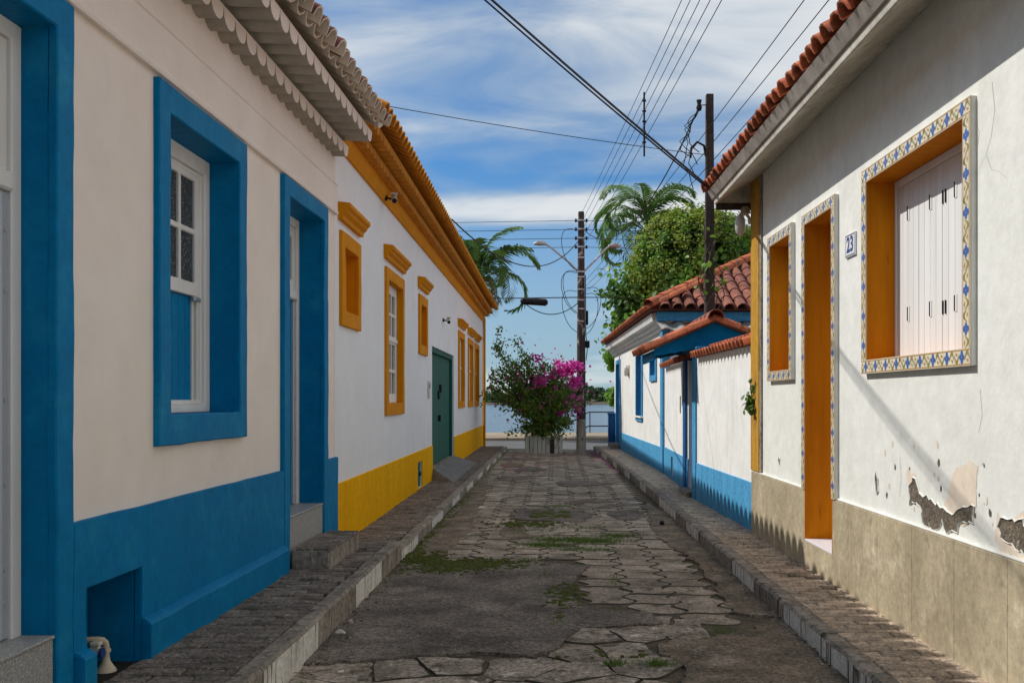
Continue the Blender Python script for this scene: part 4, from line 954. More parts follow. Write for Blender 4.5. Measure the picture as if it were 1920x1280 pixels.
def house_four():
    F = Fac('blue_plinth_house', 2.505, -.0251, -1); H = F.root
    tag(H, 'white single storey house with mid blue plinth, blue windows and hipped red tile roof', 'house')
    s0, s1 = 18.5, 29.4; e = .01
    ws = [(19.57, 20.6, 1.86, 2.45), (22.0, 23.3, 1.0, 2.61), (27.4, 28.7, .2, 2.6)]
    inn = lambda q: (q[0]+.12, q[1]-.12, q[2]+.12 if q[2] > .3 else q[2]-.1, q[3]-.12)
    F.mb().cells(s0, s1, 0, 3.1, -.3, 0, [(inn(q)[0]-e, inn(q)[1]+e, inn(q)[2]-e, inn(q)[3]+e) for q in ws]).build('wall', 'greywhite', H)
    rear(F, s0, s1, 3.1, 6.2, 'greywhite')
    F.mb().cells(s0+.3, s1+.01, .05, .59, .0, .02, [(27.4, 28.7, 0, 1)]).build('plinth', 'blue2', H, bevel=.004)
    F.box('corner_pilaster', -.1, .045, s0-.02, s0+.30, .05, 2.79, 'blue2')
    for q in ws:
        i = inn(q); f = F.ring('window_surround' if q[2] > .3 else 'door_surround', q, i, -.003, .035, 'blue2')
        F.ring('reveal', (i[0]-e, i[1]+e, i[2]-e, i[3]+e), i, -.2, -.004, 'blue2', f, bevel=0)
        F.box('shutter' if q[2] > .3 else 'door', -.22, -.16, i[0]+.001, i[1]-.001, i[2]+.001, i[3]-.001, 'navy', f)
        if q[2] > .3 and q[2] < 1.5: F.box('sill', -.02, .07, q[0]-.04, q[1]+.04, q[2]+.08, q[2]+.12, 'greywhite', f)
    F.box('door_step', .0, .25, 27.5, 28.6, .1, .26, 'concrete')
    b = F.mb(); b.prism([(-.01, 2.78), (.06, 2.78), (.06, 2.84), (.12, 2.86), (.14, 2.93), (.22, 2.95), (.25, 3.05), (.25, 3.09), (-.01, 3.12)], 'y', s0-.01, s1+.2); b.build('cornice', 'greywhite', H)
    # hipped roof
    ne, nb, a, c, z, p = .33, -6.5, 18.1, 29.75, 3.12, .5; hd = (ne-nb)/2; zr = z+hd*p; nm = (ne+nb)/2
    b = F.mb(); b.add([(ne, a, z), (ne, c, z), (nb, c, z), (nb, a, z), (nm, a+hd, zr), (nm, c-hd, zr)], [(0, 1, 5, 4), (1, 2, 5), (2, 3, 4, 5), (3, 0, 4), (0, 3, 2, 1)])
    rf = b.build('roof', 'terra_old', H)
    t = barrel(.115, .095, .46, ['terra_old']); tt = barrel(.105, .085, .46, ['terracotta'])
    i = 0
    while True:                                   # near hip
        n = ne-.05-i*.235
        if n < nb+2.2: break
        lim = min(ne-n, n-nb, hd)
        for r_ in range(12):
            q = r_*.36
            if q+.15 > lim: break
            F.place('roof_tile', t, n, a-.05+q, z+.015+q*p, (0, 1, p), (0, -p, 1), rf)
        i += 1
    s_ = a+.08
    while s_ < c:
        lim = min(s_-a, c-s_, hd)
        for r_ in range(3):
            q = r_*.36
            if q > lim+.1: break
            F.place('roof_tile', tt, ne+.03-q, s_, z+.01+q*p, (-1, 0, p), (p, 0, 1), rf)
        s_ += .215
    cap = barrel(.13, .11, .42, ['terracotta'])
    for j in range(13):
        q = j*.27; F.place('hip_tile', cap, ne+.02-q, a-.02+q, z+.07+q*p, (-1, 1, p), (p/2, -p/2, 1), rf)
    # fascia beam and corrugated sheet under the near eave
    F.box('fascia_beam', -5.5, .18, s0-.25, s0-.20, 2.93, 3.10, 'blue2')
    k = 90; vs_ = []
    for q in range(k+1):
        n = .16-5*q/k; zz = .03*math.sin(q*2*math.pi/9*1.6)
        vs_ += [(n, s0-.85, 2.74+zz), (n, s0-.1, 2.93+zz), (n, s0-.85, 2.73+zz), (n, s0-.1, 2.92+zz)]
    b = F.mb(); b.add(vs_, [(4*q+x, 4*q+y, 4*q+4+y, 4*q+4+x) for q in range(k) for x, y in ((0, 1), (3, 2), (2, 0))]); b.build('awning_sheet', 'cement_sheet', H, fix=False)
    return F
H4 = house_four()
def wl2():
    y = 25.0; r = empty('wall_lamp', (2.505-.0251*y-.0, y, 2.2)); tag(r, 'small white wall lamp between blue door and tall blue window', 'lamp')
    MB().box(-.03, 0, -.05, .05, -.16, .16).build('back_plate', 'plastic', r, bevel=.01)
    MB().tube([(-.08, 0, -.12), (-.08, 0, 0), (-.08, 0, .08), (-.08, 0, .12)], [.05, .06, .05, .02], 10).build('shade', 'lampglass', r, smooth=50)
    MB().tube([(-.02, 0, .13), (-.08, 0, .14), (-.08, 0, .1)], .012, 6).build('arm', 'plastic', r)
wl2()
b = MB(); b.box(-.12, .12, -.14, .14, 0, .95); b.box(-.14, .14, -.16, .16, .951, 1.0)
o = b.build('bollard_post', 'navy', bevel=.01); o.location = (1.68, 29.05, .1); tag(o, 'squat dark blue post at river end of the right pavement', 'post')

# ------------------------------------------------------------------ poles, lamps, wires
def utility_pole():
    x, y = .75, 28.2; r = empty('utility_pole', (x, y, 0)); tag(r, 'tall blotched utility pole with two street lamp arms beside the picket planter', 'utility pole')
    MB().tube([(0, 0, -.1), (0, 0, .93)], [.14, .132], 16).build('base', 'polepale', r, smooth=40)
    MB().tube([(0, 0, .931), (0, 0, 3.6), (0, 0, 6.8)], [.131, .115, .085], 16).build('shaft', 'poleblotch', r, smooth=40)
    MB().tube([(0, 0, .52), (0, 0, .56)], .147, 16).build('band', 'polepale', r)
    for z in (6.55, 6.3, 6.05, 5.8, 5.5, 5.1, 4.95, 4.6, 4.3, 4.05, 3.7):
        bd = MB().tube([(0, 0, z-.02), (0, 0, z+.02)], .115 if z > 5 else .125, 14).build('clamp_band', 'metal', r)
        if z > 5.7:
            for sx in (-1, 1): MB().tube([(sx*.15, -.02, z-.045), (sx*.15, -.02, z-.015), (sx*.15, -.02, z+.015), (sx*.15, -.02, z+.045)], [.03, .038, .024, .034], 8).build('insulator', 'black', bd, smooth=40)
    for s_, ex, ez in ((-1, -1.02, 5.88), (1, .82, 5.82)):
        a = MB().tube([(s_*.09, 0, 5.12), (s_*.3, 0, 5.33), (ex*.9, 0, ez-.04), (ex, 0, ez)], .026, 8).build('lamp_arm', 'metal', r, smooth=40)
        h = MB(); h.tube([(ex-s_*.05, 0, ez+.0), (ex+s_*.06, 0, ez+.03), (ex+s_*.2, 0, ez+.035), (ex+s_*.32, 0, ez+.01)], [.03, .07, .075, .03], 10); h.build('lamp_head', 'metal', a, smooth=50)
    MB().box(.13, .2, -.06, .06, 3.6, 4.0).build('junction_box', 'black', r, bevel=.01); MB().box(.10, .24, -.05, .05, 2.95, 3.15).build('junction_box', 'black', r, bevel=.01)
    for k in range(6):
        z0 = random.uniform(3.5, 6.3); pts = []; q = random.uniform(.2, .45); s_ = random.choice((-1, 1))
        for i in range(15):
            t = i/14; pts.append((s_*(.12+q*math.sin(math.pi*t)), -.05+random.uniform(-.02, .02), z0-.9*t+.25*math.sin(t*5)))
        MB().tube(pts, .009, 5).build('loose_cable', 'wire', r, smooth=60)
    MB().tube([(.12, -.08, 5.0), (.13, -.1, 3.3), (.18, -.1, 3.0), (.14, -.1, 2.6)], .014, 6).build('loose_cable', 'wire', r)
utility_pole()
def wood_pole():
    x, y = 2.52, 16.2; r = empty('wooden_pole', (x, y, 0)); tag(r, 'square weathered wooden service pole with climbing vine behind the gate porch', 'utility pole')
    b = MB(); v = []
    for z, h in ((-.1, .085), (2.5, .082), (4.5, .068), (6.45, .058)): v += [(-h, -h, z), (h, -h, z), (h, h, z), (-h, h, z)]
    f = [(0, 3, 2, 1), (12, 13, 14, 15)]+[(4*j+i, 4*j+(i+1) % 4, 4*j+4+(i+1) % 4, 4*j+4+i) for j in range(3) for i in range(4)]
    b.add(v, f).build('post', 'polewood', r, bevel=.006)
    MB().tube([(-.05, 0, 6.28), (-.17, 0, 6.28)], .012, 6).build('bracket', 'metal', r)
    MB().tube([(-.17, 0, 6.19), (-.17, 0, 6.24), (-.17, 0, 6.29), (-.17, 0, 6.36)], [.035, .05, .03, .045], 10).build('insulator', 'black', r, smooth=40)
    MB().tube([(-.06, 0, 5.45), (-.09, 0, 5.62), (-.2, 0, 5.68), (-.3, 0, 5.58), (-.31, 0, 5.42)], .02, 8).build('conduit_hook', 'black', r, smooth=60)
    for k in range(4):
        P = [(-.17, 0, 6.2)]; 
        for i in range(10): t = (i+1)/10; P.append((-.17-.25*math.sin(math.pi*t)*random.uniform(.5, 1.2)-.1*t*k/3, -.04, 6.2-t*(.7+.2*k)))
        MB().tube(P, .008, 5).build('loose_cable', 'wire', r, smooth=60)
    v_ = empty('climbing_vine', (x, y, 2.2)); tag(v_, 'thin brown vine stems with few leaves climbing the wooden pole', 'vine')
    P = []
    for k in range(6):
        Q = []; ph = random.uniform(0, 6)
        for i in range(26):
            t = i/25; z = .2+t*(1.3+.3*k*.5); Q.append((.14*math.cos(ph+t*7)*(1+.6*math.sin(t*9+k)), -.1+.06*math.sin(ph+t*7), z))
        MB().tube(Q, .008, 5).build('stem', 'bark', v_, smooth=60); P += Q[::2]
    P = np.array(P)+rng.normal(size=(len(P), 3))*.08; P = P[P[:, 2] > 1.0]
    link('leaves', leafmesh(P, .1, ['leaf_lime'], asp=.8), v_)
wood_pole()
def wire(p, q, sag, r, label, group, m='wire', n=28, name='overhead_wire'):
    p, q = Vector(p), Vector(q); pts = []
    for i in range(n+1):
        t = i/n; v = p.lerp(q, t); v.z -= sag*4*t*(1-t); pts.append(v)
    return tag(MB().tube(pts, r, 6).build(name, m, smooth=60), label, 'wire', group)
for i in range(5):
    z = 6.72-i*.2
    wire((.75+(.0 if i % 2 else .0), 28.1, z-.05*i), (2.75, -9, z+.05), .25, .0052, ('topmost', 'second from top', 'middle', 'second from bottom', 'lowest')[i]+' of five stacked wires running from blotched utility pole through the hanging spacer', 'five stacked street wires')
for i in range(3):
    wire((.78, 28.1, 4.75-i*.16), (3.75+i*.28, -9, 6.45-i*.05), .45, .0052, ('uppermost', 'middle', 'lowest')[i]+' of three wires sloping from utility pole past wooden pole over the red tile eave', 'three service wires')
for i in range(4):
    wire((-45, 29.5, 6.95-i*.24), (.6, 28.2, 6.55-i*.25), .25, .008, ('top', 'second', 'third', 'lowest')[i]+' thin river road wire between utility pole and the left palm', 'river road wires left of pole', n=12)
    wire((.9, 28.2, 6.55-i*.25), (45, 30.5, 6.5-i*.25), .25, .008, ('top', 'second', 'third', 'lowest')[i]+' thin river road wire between utility pole and the broad green tree', 'river road wires right of pole', n=12)
wire((-45, 28.2, 4.3), (.7, 28.2, 4.38), .15, .016, 'thick telephone cable left of utility pole carrying a black splice case', None, n=12)
wire((.8, 28.2, 4.38), (45, 28.8, 4.6), .15, .014, 'thick telephone cable right of utility pole', None, n=12)
wire((-.95, 28.15, 4.30), (.7, 28.15, 4.25), .38, .014, 'drooping cable loop between splice case and utility pole', None)
wire((-1.62, 15.7, 4.33), (.7, 28.1, 6.0), .75, .012, 'sagging cable from orange eave to utility pole', None)
wire((2.35, 16.2, 6.25), (.8, 28.1, 6.3), 1.0, .012, 'sagging cable between wooden pole and utility pole', None)
wire((-3.9, 13.4, 5.75), (2.46, 16.2, 5.47), .06, .0055, 'thin cable crossing the street from orange roof to wooden pole', None)
wire((1.60, 10.33, 3.70), (-4.4, 6.38, 7.75), .10, .011, 'heavy twin service cable from red tile eave corner across the street, upper strand', None, 'cablegrey')  # strands thickened and far end raised to shape their shadow on the right wall
wire((1.62, 10.33, 3.66), (-4.4, 6.38, 7.69), .12, .008, 'heavy twin service cable from red tile eave corner across the street, lower strand', None, 'wire')
for nm, loc, lab in (('roof_bracket', (-3.9, 13.4, 5.3), 'short steel bracket on orange roof holding a thin cable'),):
    b = MB(); b.tube([(0, 0, 0), (0, 0, .6)], .02, 8); b.tube([(0, -.06, .52), (0, .06, .52)], .03, 8); o = b.build(nm, 'metal', smooth=40); o.location = loc; tag(o, lab, 'bracket')
b = MB(); b.tube([(0, 0, 0), (0, 0, 2.5)], .03, 8); b.tube([(0, -.06, 2.4), (0, .06, 2.4)], .03, 8); o = b.build('added_roof_mast', 'metal', smooth=40); o.location = (-4.42, 6.38, 5.35); tag(o, 'added unseen steel mast on roof of blue trimmed house holding the heavy twin cable', 'mast')  # out of view, added to hold the cable where its shadow falls right
r = empty('wire_spacer', (1.466, 16.3, 5.5)); tag(r, 'dark vertical spacer bar hanging on the five stacked wires', 'spacer')
MB().box(-.014, .014, -.014, .014, -.03, 1.02).build('bar', 'polewood', r); 
for i in range(5): MB().tube([(-.03, 0, .2+i*.17), (.03, 0, .2+i*.17)], .018, 8).build('clip', 'black', r)
r = empty('splice_case', (-.55, 28.15, 4.27)); tag(r, 'black cable splice case hanging on the telephone cable', 'splice case')
MB().tube([(-.42, 0, .0), (-.36, 0, 0), (.3, 0, -.04), (.36, 0, -.04)], [.04, .1, .1, .04], 12).build('case', 'black', r, smooth=40)
MB().tube([(-.2, 0, .08), (-.2, 0, .14)], .012, 6).build('hanger', 'metal', r); MB().tube([(.2, 0, .05), (.2, 0, .14)], .012, 6).build('hanger', 'metal', r)

# ------------------------------------------------------------------ vegetation
def frond(L_, droop, width, seed, m_, dens=58):
    r = np.random.default_rng(seed); n = 16; pts = []; a = 0.
    p = np.array([0., 0, 0]); th = R(62)
    for i in range(n+1):
        pts.append(p.copy()); th -= droop/n*(1+1.4*i/n); p = p+np.array([math.cos(th), 0, math.sin(th)])*L_/n
    pts = np.array(pts); b = MB(); b.tube([tuple(q) for q in pts], [.028*(1-.85*i/n)+.004 for i in range(n+1)], 5, 1)
    for k in range(dens):
        t = .14+.86*k/dens; f = t*n; i = min(int(f), n-1); q = pts[i]+(pts[i+1]-pts[i])*(f-i); tg = pts[i+1]-pts[i]; tg /= np.linalg.norm(tg)
        ll = width*math.sin(math.pi*min(1, .18+.80*t))**.7*r.uniform(.85, 1.1)
        for s_ in (-1, 1):
            d = np.array([0, s_*1., 0])*.82+tg*.62+np.array([0, 0, r.uniform(-.15, .25)]); d /= np.linalg.norm(d)
            wv = np.cross(d, np.array([0, 0, 1.])); wv = wv/np.linalg.norm(wv)*.034+np.array([0, 0, .008])
            m1 = q+d*ll*.5+np.array([0, 0, -.06*ll]); e = q+d*ll*.97+np.array([0, 0, -.34*ll])
            b.add([tuple(q-wv*.5), tuple(q+wv*.5), tuple(m1+wv), tuple(m1-wv), tuple(e)], [(0, 1, 2, 3), (3, 2, 4)], 0)
    return b.mesh('frond', [m_, 'frond'], fix=False)
def palm(loc, h, label, n, L_, seed, dry=1, lean=(0, 0)):
    r = empty('palm_tree', loc); tag(r, label, 'palm tree', 'palms on the river promenade')
    rd = random.Random(seed); P = []
    for i in range(12): t = i/11; P.append((lean[0]*t*t, lean[1]*t*t, h*t))
    MB().tube(P, [.17-.06*i/11+.012*(i % 2) for i in range(12)], 10).build('trunk', 'bark', r, smooth=50)
    MB().tube([(lean[0], lean[1], h-.05), (lean[0], lean[1], h+.5), (lean[0], lean[1], h+.9)], [.115, .1, .05], 10).build('crownshaft', 'frond', r, smooth=50)
    ms = [frond(L_*q, d, .74, seed+i, 'frond') for i, (q, d) in enumerate(((1, 1.5), (.92, 2.0), (1.05, 2.5), (.85, 1.0)))]
    md = frond(L_*.8, 3.0, .5, seed+9, 'frond_dry', 38)
    for i in range(n):
        q = i/n; k = md if i < dry else ms[(i*7) % 4 if q > .25 else 2]; az = i*2.39996+seed
        m = Matrix.Translation((lean[0], lean[1], h+.55+.3*q)) @ Matrix.Rotation(az, 4, 'Z') @ Matrix.Rotation(R(-38+58*(1-q))*1.0, 4, 'Y') @ Matrix.Rotation(rd.uniform(-.3, .3), 4, 'X')
        link('frond', k, r, m)
palm((-2.85, 37.8, .1), 5.2, 'feathery palm rising behind far end of the orange eave', 20, 3.3, 3, 2)
palm((3.75, 40.8, .1), 7.6, 'feathery palm beside the broad green tree right of the utility pole', 17, 3.7, 8, 0)
def ell(n, c, rad, clumps, cr, shell=.75):
    u = rng.normal(size=(clumps, 3)); u /= np.linalg.norm(u, axis=1)[:, None]
    cc = np.array(c)+u*np.array(rad)*rng.uniform(shell, 1.0, (clumps, 1))
    k = rng.integers(0, clumps, n); P = cc[k]+rng.normal(size=(n, 3))*cr
    nr = P-np.array(c); nr /= np.linalg.norm(nr, axis=1)[:, None]
    return P, nr, k
def tree():
    r = empty('broadleaf_tree', (5.6, 39, .1)); tag(r, 'broad dense green tree with round glossy leaves rising behind the hipped roof', 'tree')
    def trunk(par, pts, rad, nm='trunk'): MB().tube(pts, rad, 9).build(nm, 'bark', par, smooth=50)
    trunk(r, [(0, 0, -.1), (.05, 0, 1.5), (-.1, .1, 3.2), (0, 0, 5)], [.28, .22, .18, .1])
    for k in range(7):
        a = k*.9; trunk(r, [(0, 0, 2.6+.25*k), (1.2*math.cos(a), .9*math.sin(a), 4.0+.3*k), (2.4*math.cos(a), 1.8*math.sin(a), 5.0+.35*k)], [.11, .07, .03], 'limb')
    P1, n1, k1 = ell(17000, (-.1, 0, 5.6), (3.1, 2.2, 2.1), 130, .33, .6)
    P2, n2, k2 = ell(3600, (-2.0, -.3, 4.3), (1.5, 1.3, 1.1), 36, .30, .5)
    P3, n3, k3 = ell(260, (-3.35, -.6, 3.0), (.30, .3, .3), 6, .14, .5); P4, n4, k4 = ell(200, (-3.2, -.6, 1.3), (.22, .3, .4), 5, .12, .5)
    P5, n5, k5 = ell(7000, (2.6, 0, 5.8), (2.6, 2, 2.0), 60, .33, .6)
    P = np.concatenate([P1, P2, P3, P4, P5]); nn = np.concatenate([n1, n2, n3, n4, n5])
    mi = np.concatenate([k1 % 3 == 0, k2 % 5 == 0, np.zeros(460, bool), k5 % 3 == 0]).astype(int)
    link('crown', leafmesh(P, .24, ['leaf_lime', 'leaf_dark'], mi, up=.3, asp=.85, nrm=nn*.7), r)
    MB().tube([(-2.2, -.3, 4.0), (-3.0, -.5, 3.3), (-3.4, -.6, 2.9)], [.04, .03, .01], 6).build('limb', 'bark', r)
    MB().tube([(-1.6, -.3, 3.8), (-2.6, -.5, 2.2), (-3.2, -.6, 1.2)], [.05, .03, .01], 6).build('limb', 'bark', r)
    v = empty('vine_mantle', (5.5, 38.4, 6.55)); tag(v, 'dome of small olive creeper leaves smothering the top of the broad tree', 'creeper')
    P, n_, k = ell(36000, (0, 0, -.15), (2.5, 1.8, 2.35), 380, .17, .90)
    keep = (P[:, 2] > -1.5+.9*(P[:, 0])*.5) & (P[:, 1] < .9); P, n_, k = P[keep], n_[keep], k[keep]
    link('leaves', leafmesh(P, .115, ['leaf_olive', 'leaf_dark', 'leaf_lime'], np.where(k % 17 == 0, 1, np.where(k % 5 == 0, 2, 0)), up=.35, asp=.7, nrm=n_*.8), v)
tree()
def planter():
    r = empty('picket_planter', (-.30, 28.0, 0)); tag(r, 'small planter box of worn white pickets holding the bougainvillea', 'planter')
    W_ = .51; D_ = .38
    MB().box(-W_+.03, W_-.03, -D_+.03, D_-.03, -.05, .36).build('soil_box', 'soil', r)
    for side in range(4):
        hw = W_ if side % 2 == 0 else D_; off = D_ if side % 2 == 0 else W_; n = 9 if side % 2 == 0 else 6
        for i in range(n):
            if side == 0 and i == 6: continue
            w_ = 2*hw/n; a = -hw+i*w_+.006; h = .5+random.uniform(-.03, .03); t = random.uniform(-.02, .02)
            b = MB(); b.prism([(a, -.04), (a+w_-.012, -.04), (a+w_-.012+t*.3, h-.04), (a+w_/2, h), (a+t*.3, h-.04)], 'y', -.012, .012)
            o = b.build('picket', 'planter', r, bevel=.003); o.rotation_euler = (random.uniform(-.03, .03), 0, side*math.pi/2); o.location = Vector((0, -off, 0)); o.location.rotate(Matrix.Rotation(side*math.pi/2, 3, 'Z'))
planter()
def bougainvillea():
    r = empty('bougainvillea', (-.28, 28.0, .36)); tag(r, 'sprawling bougainvillea bush with magenta flowers growing from picket planter', 'bush')
    tips = []; b = MB(); rd = random.Random(4)
    targets = [(-1.35, 2.0), (-1.55, 1.5), (-1.25, 1.2), (-.9, 2.2), (-.5, 2.3), (-.1, 2.1), (.3, 1.9), (.65, 1.95), (.85, 1.5), (.5, 1.3), (.75, .95), (-.7, 1.6), (-.3, 1.5), (.1, 1.4), (-1.0, 1.7), (-.6, 1.0), (.35, .9), (0, .8), (-1.4, 2.62), (-.75, 2.72), (.72, .55), (-.5, .35), (-1.1, 1.95), (-1.5, 1.75), (-.8, 1.85), (-.4, 1.95), (-1.2, 1.5), (.2, 2.05), (-.95, 1.3)]
    pts = []; wts = []
    for (tx, tz) in targets:
        ty = rd.uniform(-.7, .6); P = []
        for i in range(9):
            t = i/8; P.append((tx*t**1.1+.06*math.sin(t*8+tx*5), ty*t+.05*math.sin(t*7), .0+tz*t**.8+.25*math.sin(math.pi*t)*.4))
        b.tube(P, [.03*(1-t/8)+.006 for t in range(9)], 5)
        for k in range(5):
            i = rd.randint(3, 8); d = Vector((rd.gauss(0, .35), rd.gauss(0, .3), rd.gauss(.05, .25))); e = Vector(P[i])+d
            b.tube([P[i], tuple(Vector(P[i])+d*.5+Vector((0, 0, .06))), tuple(e)], [.008, .006, .003], 4); pts.append((P[i], tuple(e)))
        for i in range(3, 8): pts.append((P[i], P[i+1]))
    b.build('branches', 'bark', r, smooth=60)
    LP = []
    for p, q in pts:
        n = 40; t = rng.uniform(0, 1.1, n)[:, None]; LP.append(np.array(p)*(1-t)+np.array(q)*t+rng.normal(size=(n, 3))*.07)
    u = rng.normal(size=(1300, 3))*np.array([.28, .25, .22])+np.array([.02, -.1, .38]); LP.append(u)
    u = rng.normal(size=(1500, 3))*np.array([.45, .3, .35])+np.array([.05, -.05, 1.1]); LP.append(u)
    P = np.concatenate(LP); P = P[P[:, 2] > .02]
    link('foliage', leafmesh(P, .075, ['leaf_bush', 'leaf_lime', 'leaf_dark'], rng.choice([0, 0, 0, 1, 2, 2], len(P)), asp=.65), r)
    F = []
    for c, s_, n in (((.62, -.35, 1.98), (.17, .12, .10), 300), ((.42, -.3, 1.88), (.12, .1, .09), 150), ((.86, -.35, 2.05), (.09, .08, .06), 140), ((.84, -.35, 1.6), (.11, .1, .09), 200), ((-.15, -.5, 1.62), (.1, .08, .07), 110), ((-.22, -.4, 2.3), (.1, .08, .04), 40), ((.85, -.3, .85), (.09, .08, .1), 60), ((.45, -.4, .75), (.05, .05, .04), 25), ((.2, -.4, 1.75), (.05, .05, .04), 25), ((-.3, -.4, 1.75), (.06, .05, .05), 24), ((-1.5, -.3, 1.45), (.06, .05, .03), 14), ((.35, -.3, 2.15), (.05, .05, .05), 22), ((1.05, -.3, 1.1), (.03, .03, .02), 8), ((.8, -.3, 1.22), (.05, .05, .04), 14)):
        F.append(np.array(c)+rng.normal(size=(n, 3))*np.array(s_))
    u = rng.normal(size=(260, 3))*np.array([.6, .4, .5])+np.array([.0, -.2, 1.5]); F.append(u)
    link('flowers', leafmesh(np.concatenate(F), .075, ['pink'], asp=.9), r)
bougainvillea()
def railing():
    r = empty('river_railing', (2.0, 41.5, .1)); tag(r, 'dark steel railing with sloping end along the promenade edge', 'railing')
    for z in (.86, .28): MB().tube([(-.6, 0, z), (14, 0, z)], .025, 8).build('rail', 'rail', r, smooth=40)
    for x in [-.53+1.9*i for i in range(8)]: MB().tube([(x, 0, 0), (x, 0, .86)], .022, 8).build('rail_post', 'rail', r, smooth=40)
    for z in (.86, .28): MB().tube([(-.6, 0, z), (-1.7, 0, z-.68)], .025, 8).build('rail', 'rail', r, smooth=40)
railing()
def corner_plant():
    r = empty('wall_plant', (2.02, 10.22, 1.45)); tag(r, 'small leafy plant growing from the joint beside the yellow corner board', 'plant')
    b = MB(); P = []
    for k in range(7):
        e = (rng.uniform(-.10, -.03), rng.uniform(-.12, .0)-.12, rng.uniform(-.1, .32)); b.tube([(.03, .06, .0), (e[0]*.6, e[1]*.5, e[2]*.5+.03), e], .004, 4); 
        for t in np.linspace(.35, 1, 7): P.append(np.array([.03, .06, 0])*(1-t)+np.array(e)*t)
    b.build('stems', 'leaf_dark', r); P = np.repeat(np.array(P), 2, 0)+rng.normal(size=(98, 3))*.02
    link('leaves', leafmesh(P, .062, ['leaf_dark', 'leaf_lime'], rng.choice([0, 0, 1], 98), asp=.65), r)
corner_plant()
# weeds, moss and petals on the street
def grass():
    pts = []
    def patch(cx, cy, sx, sy, n): pts.append(np.stack([rng.normal(cx, sx, n), rng.normal(cy, sy, n)], 1))
    for c in ((.10, 10.6, .2, .10, 900), (.45, 10.5, .16, .10, 700), (.7, 10.9, .14, .1, 420), (-.1, 10.2, .15, .06, 500), (.3, 9.9, .15, .05, 350), (-.25, 9.2, .05, .05, 160), (.25, 11.6, .2, .06, 200), (-.3, 11.3, .12, .06, 200), (.05, 13.9, .15, .1, 180), (.6, 16, .1, .08, 90),
              (-.05, 7.6, .05, .12, 120), (.04, 6.6, .06, .05, 60), (.34, 5.62, .035, .03, 150), (.58, 5.62, .045, .03, 220), (1.1, 13.2, .1, .08, 60), (1.52, 12.6, .05, .05, 90), (-1.33, 5.15, .02, .03, 40), (.5, 8.2, .03, .2, 60), (-.1, 8.4, .06, .2, 150)): patch(*c)
    for y in np.arange(7.8, 29, .12):
        k = rng.poisson(5 if y < 14 else 3); pts.append(np.stack([-1.39+abs(rng.normal(0, .04, k)), y+rng.normal(0, .06, k)], 1))
        k = rng.poisson(.5); pts.append(np.stack([curb_r(y)-abs(rng.normal(0, .03, k)), y+rng.normal(0, .05, k)], 1))
    k = 500; pts.append(np.stack([rng.uniform(-1.4, 1.1, k), rng.normal(29.45, .09, k)], 1))
    P = np.concatenate(pts); n = len(P); h = rng.uniform(.012, .045, n); a = rng.uniform(0, 6.28, n); l = rng.uniform(.2, .9, n)*h*1.5; w_ = .0035
    V = np.empty((n, 3, 3)); V[:, 0] = np.stack([P[:, 0]-np.sin(a)*w_, P[:, 1]+np.cos(a)*w_, np.full(n, -.005)], 1); V[:, 1] = np.stack([P[:, 0]+np.sin(a)*w_, P[:, 1]-np.cos(a)*w_, np.full(n, -.005)], 1)
    V[:, 2] = np.stack([P[:, 0]+np.cos(a)*l, P[:, 1]+np.sin(a)*l, h], 1)
    me = bpy.data.meshes.new('weeds'); me.from_pydata(V.reshape(-1, 3).tolist(), [], np.arange(3*n).reshape(-1, 3).tolist()); me.materials.append(K['grass'])
    tag(link('weeds', me), 'short green weeds sprouting between the street pavers and along kerbs', 'weeds', kind='stuff')
grass()
def moss_sheet():
    b = MB(); 
    def clumps(x0, x1, y0, y1, n, rmin, rmax, z):
        for _ in range(n):
            cx, cy = random.uniform(x0, x1), random.uniform(y0, y1); rr_ = random.uniform(rmin, rmax); k = 9; f = fractal(k, .25, random.randint(0, 9999)); h = random.uniform(.003, .010)
            ring = [(cx+rr_*1.5*(1+f[i])*math.cos(6.283*i/k), cy+rr_*(1+f[i])*math.sin(6.283*i/k), z-.004) for i in range(k)]; r2 = [(cx+(x-cx)*.7, cy+(y-cy)*.7, z+h) for x, y, _z in ring]
            b.add(ring+r2+[(cx, cy, z+h*1.3)], [(i, (i+1) % k, k+(i+1) % k, k+i) for i in range(k)]+[(k+i, k+(i+1) % k, 2*k) for i in range(k)])
    for cx, cy, sx, sy, n_ in ((-.75, 8.95, .24, .17, 420), (-1.2, 9.3, .12, .22, 160), (.08, 7.5, .06, .26, 110), (-.3, 11.9, .2, .16, 120), (-1.0, 8.7, .14, .12, 110)):
        for _ in range(n_): px_, py_ = random.gauss(cx, sx), random.gauss(cy, sy); clumps(max(px_, -1.4), max(px_, -1.4), py_, py_, 1, .006, .026, .011)
    clumps(-1.39, -1.28, 7.4, 16, 120, .01, .035, .004); clumps(-.2, .65, 5.75, 5.95, 16, .006, .02, .0); clumps(-.3, .2, 12.4, 13.3, 40, .02, .05, .014)
    tag(b.build('moss', 'moss', smooth=60, fix=False), 'low green moss cushions on the asphalt by the left kerb', 'moss', kind='stuff')
moss_sheet()
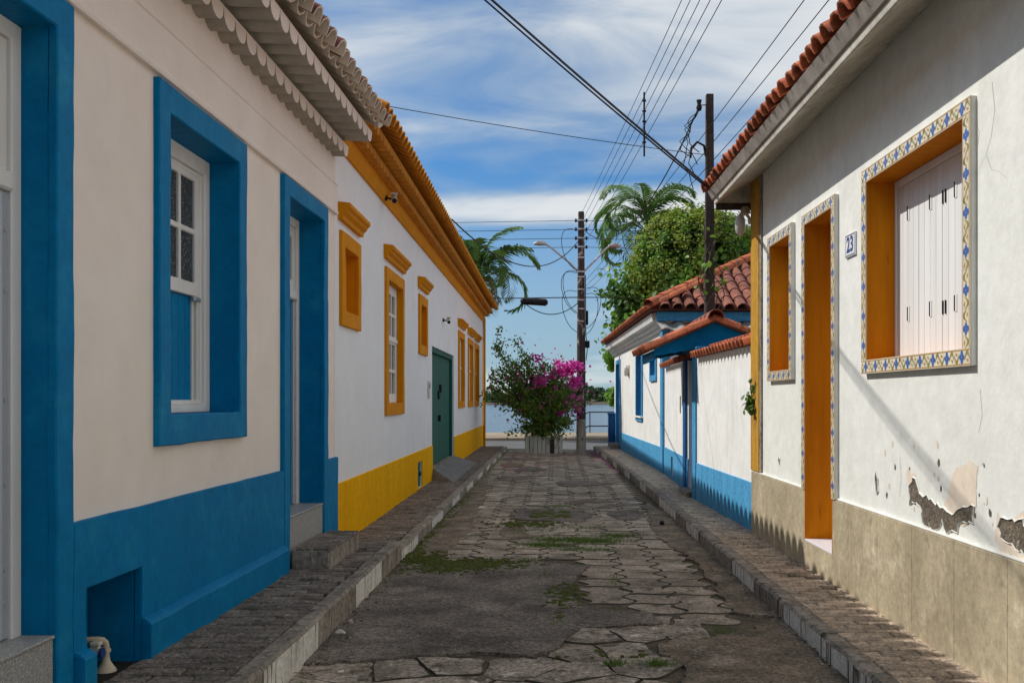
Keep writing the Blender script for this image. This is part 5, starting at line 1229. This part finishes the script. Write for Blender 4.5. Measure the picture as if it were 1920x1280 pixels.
P = np.concatenate([np.stack([rng.uniform(-1.2, 1.0, 70), rng.uniform(18, 28, 70), np.full(70, .022)], 1), np.stack([1.13+rng.uniform(-.16, -.02, 60)+(29-np.linspace(20, 29, 60))*.025, np.linspace(20, 29, 60)+rng.normal(0, .3, 60), np.full(60, .022)], 1)])
tag(link('fallen_petals', leafmesh(P, .055, ['pink'], up=3, asp=.8)), 'scattered magenta petals on the far pavers near the planter', 'petals', kind='stuff')
n_ = 1500; yl = rng.uniform(5, 26, n_); sd = rng.random(n_) < .5
xl = np.where(sd, -1.41+np.abs(rng.normal(0, .07, n_)), np.array([curb_r(q) for q in yl])-np.abs(rng.normal(0, .07, n_))); fr = rng.random(n_) < .35; xl = np.where(fr, rng.uniform(-1.38, 1.1, n_), xl)
tag(link('leaf_litter', leafmesh(np.stack([xl, yl, np.full(n_, .016)], 1), .026, ['bark', 'frond_dry', 'slab'], rng.choice([0, 0, 1, 2], n_), up=3, asp=.6)), 'fine dry leaf litter and grit gathered along both kerbs', 'litter', kind='stuff')
def pebble(loc, rad, m, nm, lab, cat):
    bm = bmesh.new(); bmesh.ops.create_icosphere(bm, subdivisions=2, radius=rad)
    for v in bm.verts: v.co *= 1+.25*math.sin(v.co.x*90+v.co.y*60+1)*.6; v.co.z *= .8
    me = bpy.data.meshes.new(nm); bm.to_mesh(me); bm.free(); me.materials.append(K[m]); o = link(nm, me); o.location = loc; tag(o, lab, cat)
pebble((1.275, 11.85, .028), .035, 'black', 'seed_pod', 'small dark round seed pod lying near the right kerb', 'seed pod')
pebble((-1.36, 6.62, .02), .022, 'slab', 'pebble', 'small pale pebble at the foot of the left kerb', 'pebble')
b = MB(); b.add([(-.04, -.03, .0), (.04, -.035, .012), (.045, .03, .0), (-.035, .035, .02), (0, 0, .035)], [(0, 1, 4), (1, 2, 4), (2, 3, 4), (3, 0, 4)]); o = b.build('plastic_scrap', 'plastic', fix=False); o.location = (-1.37, 6.36, .0); tag(o, 'crumpled pale plastic scrap lying against the left kerb', 'litter')
bpy.context.view_layer.update()
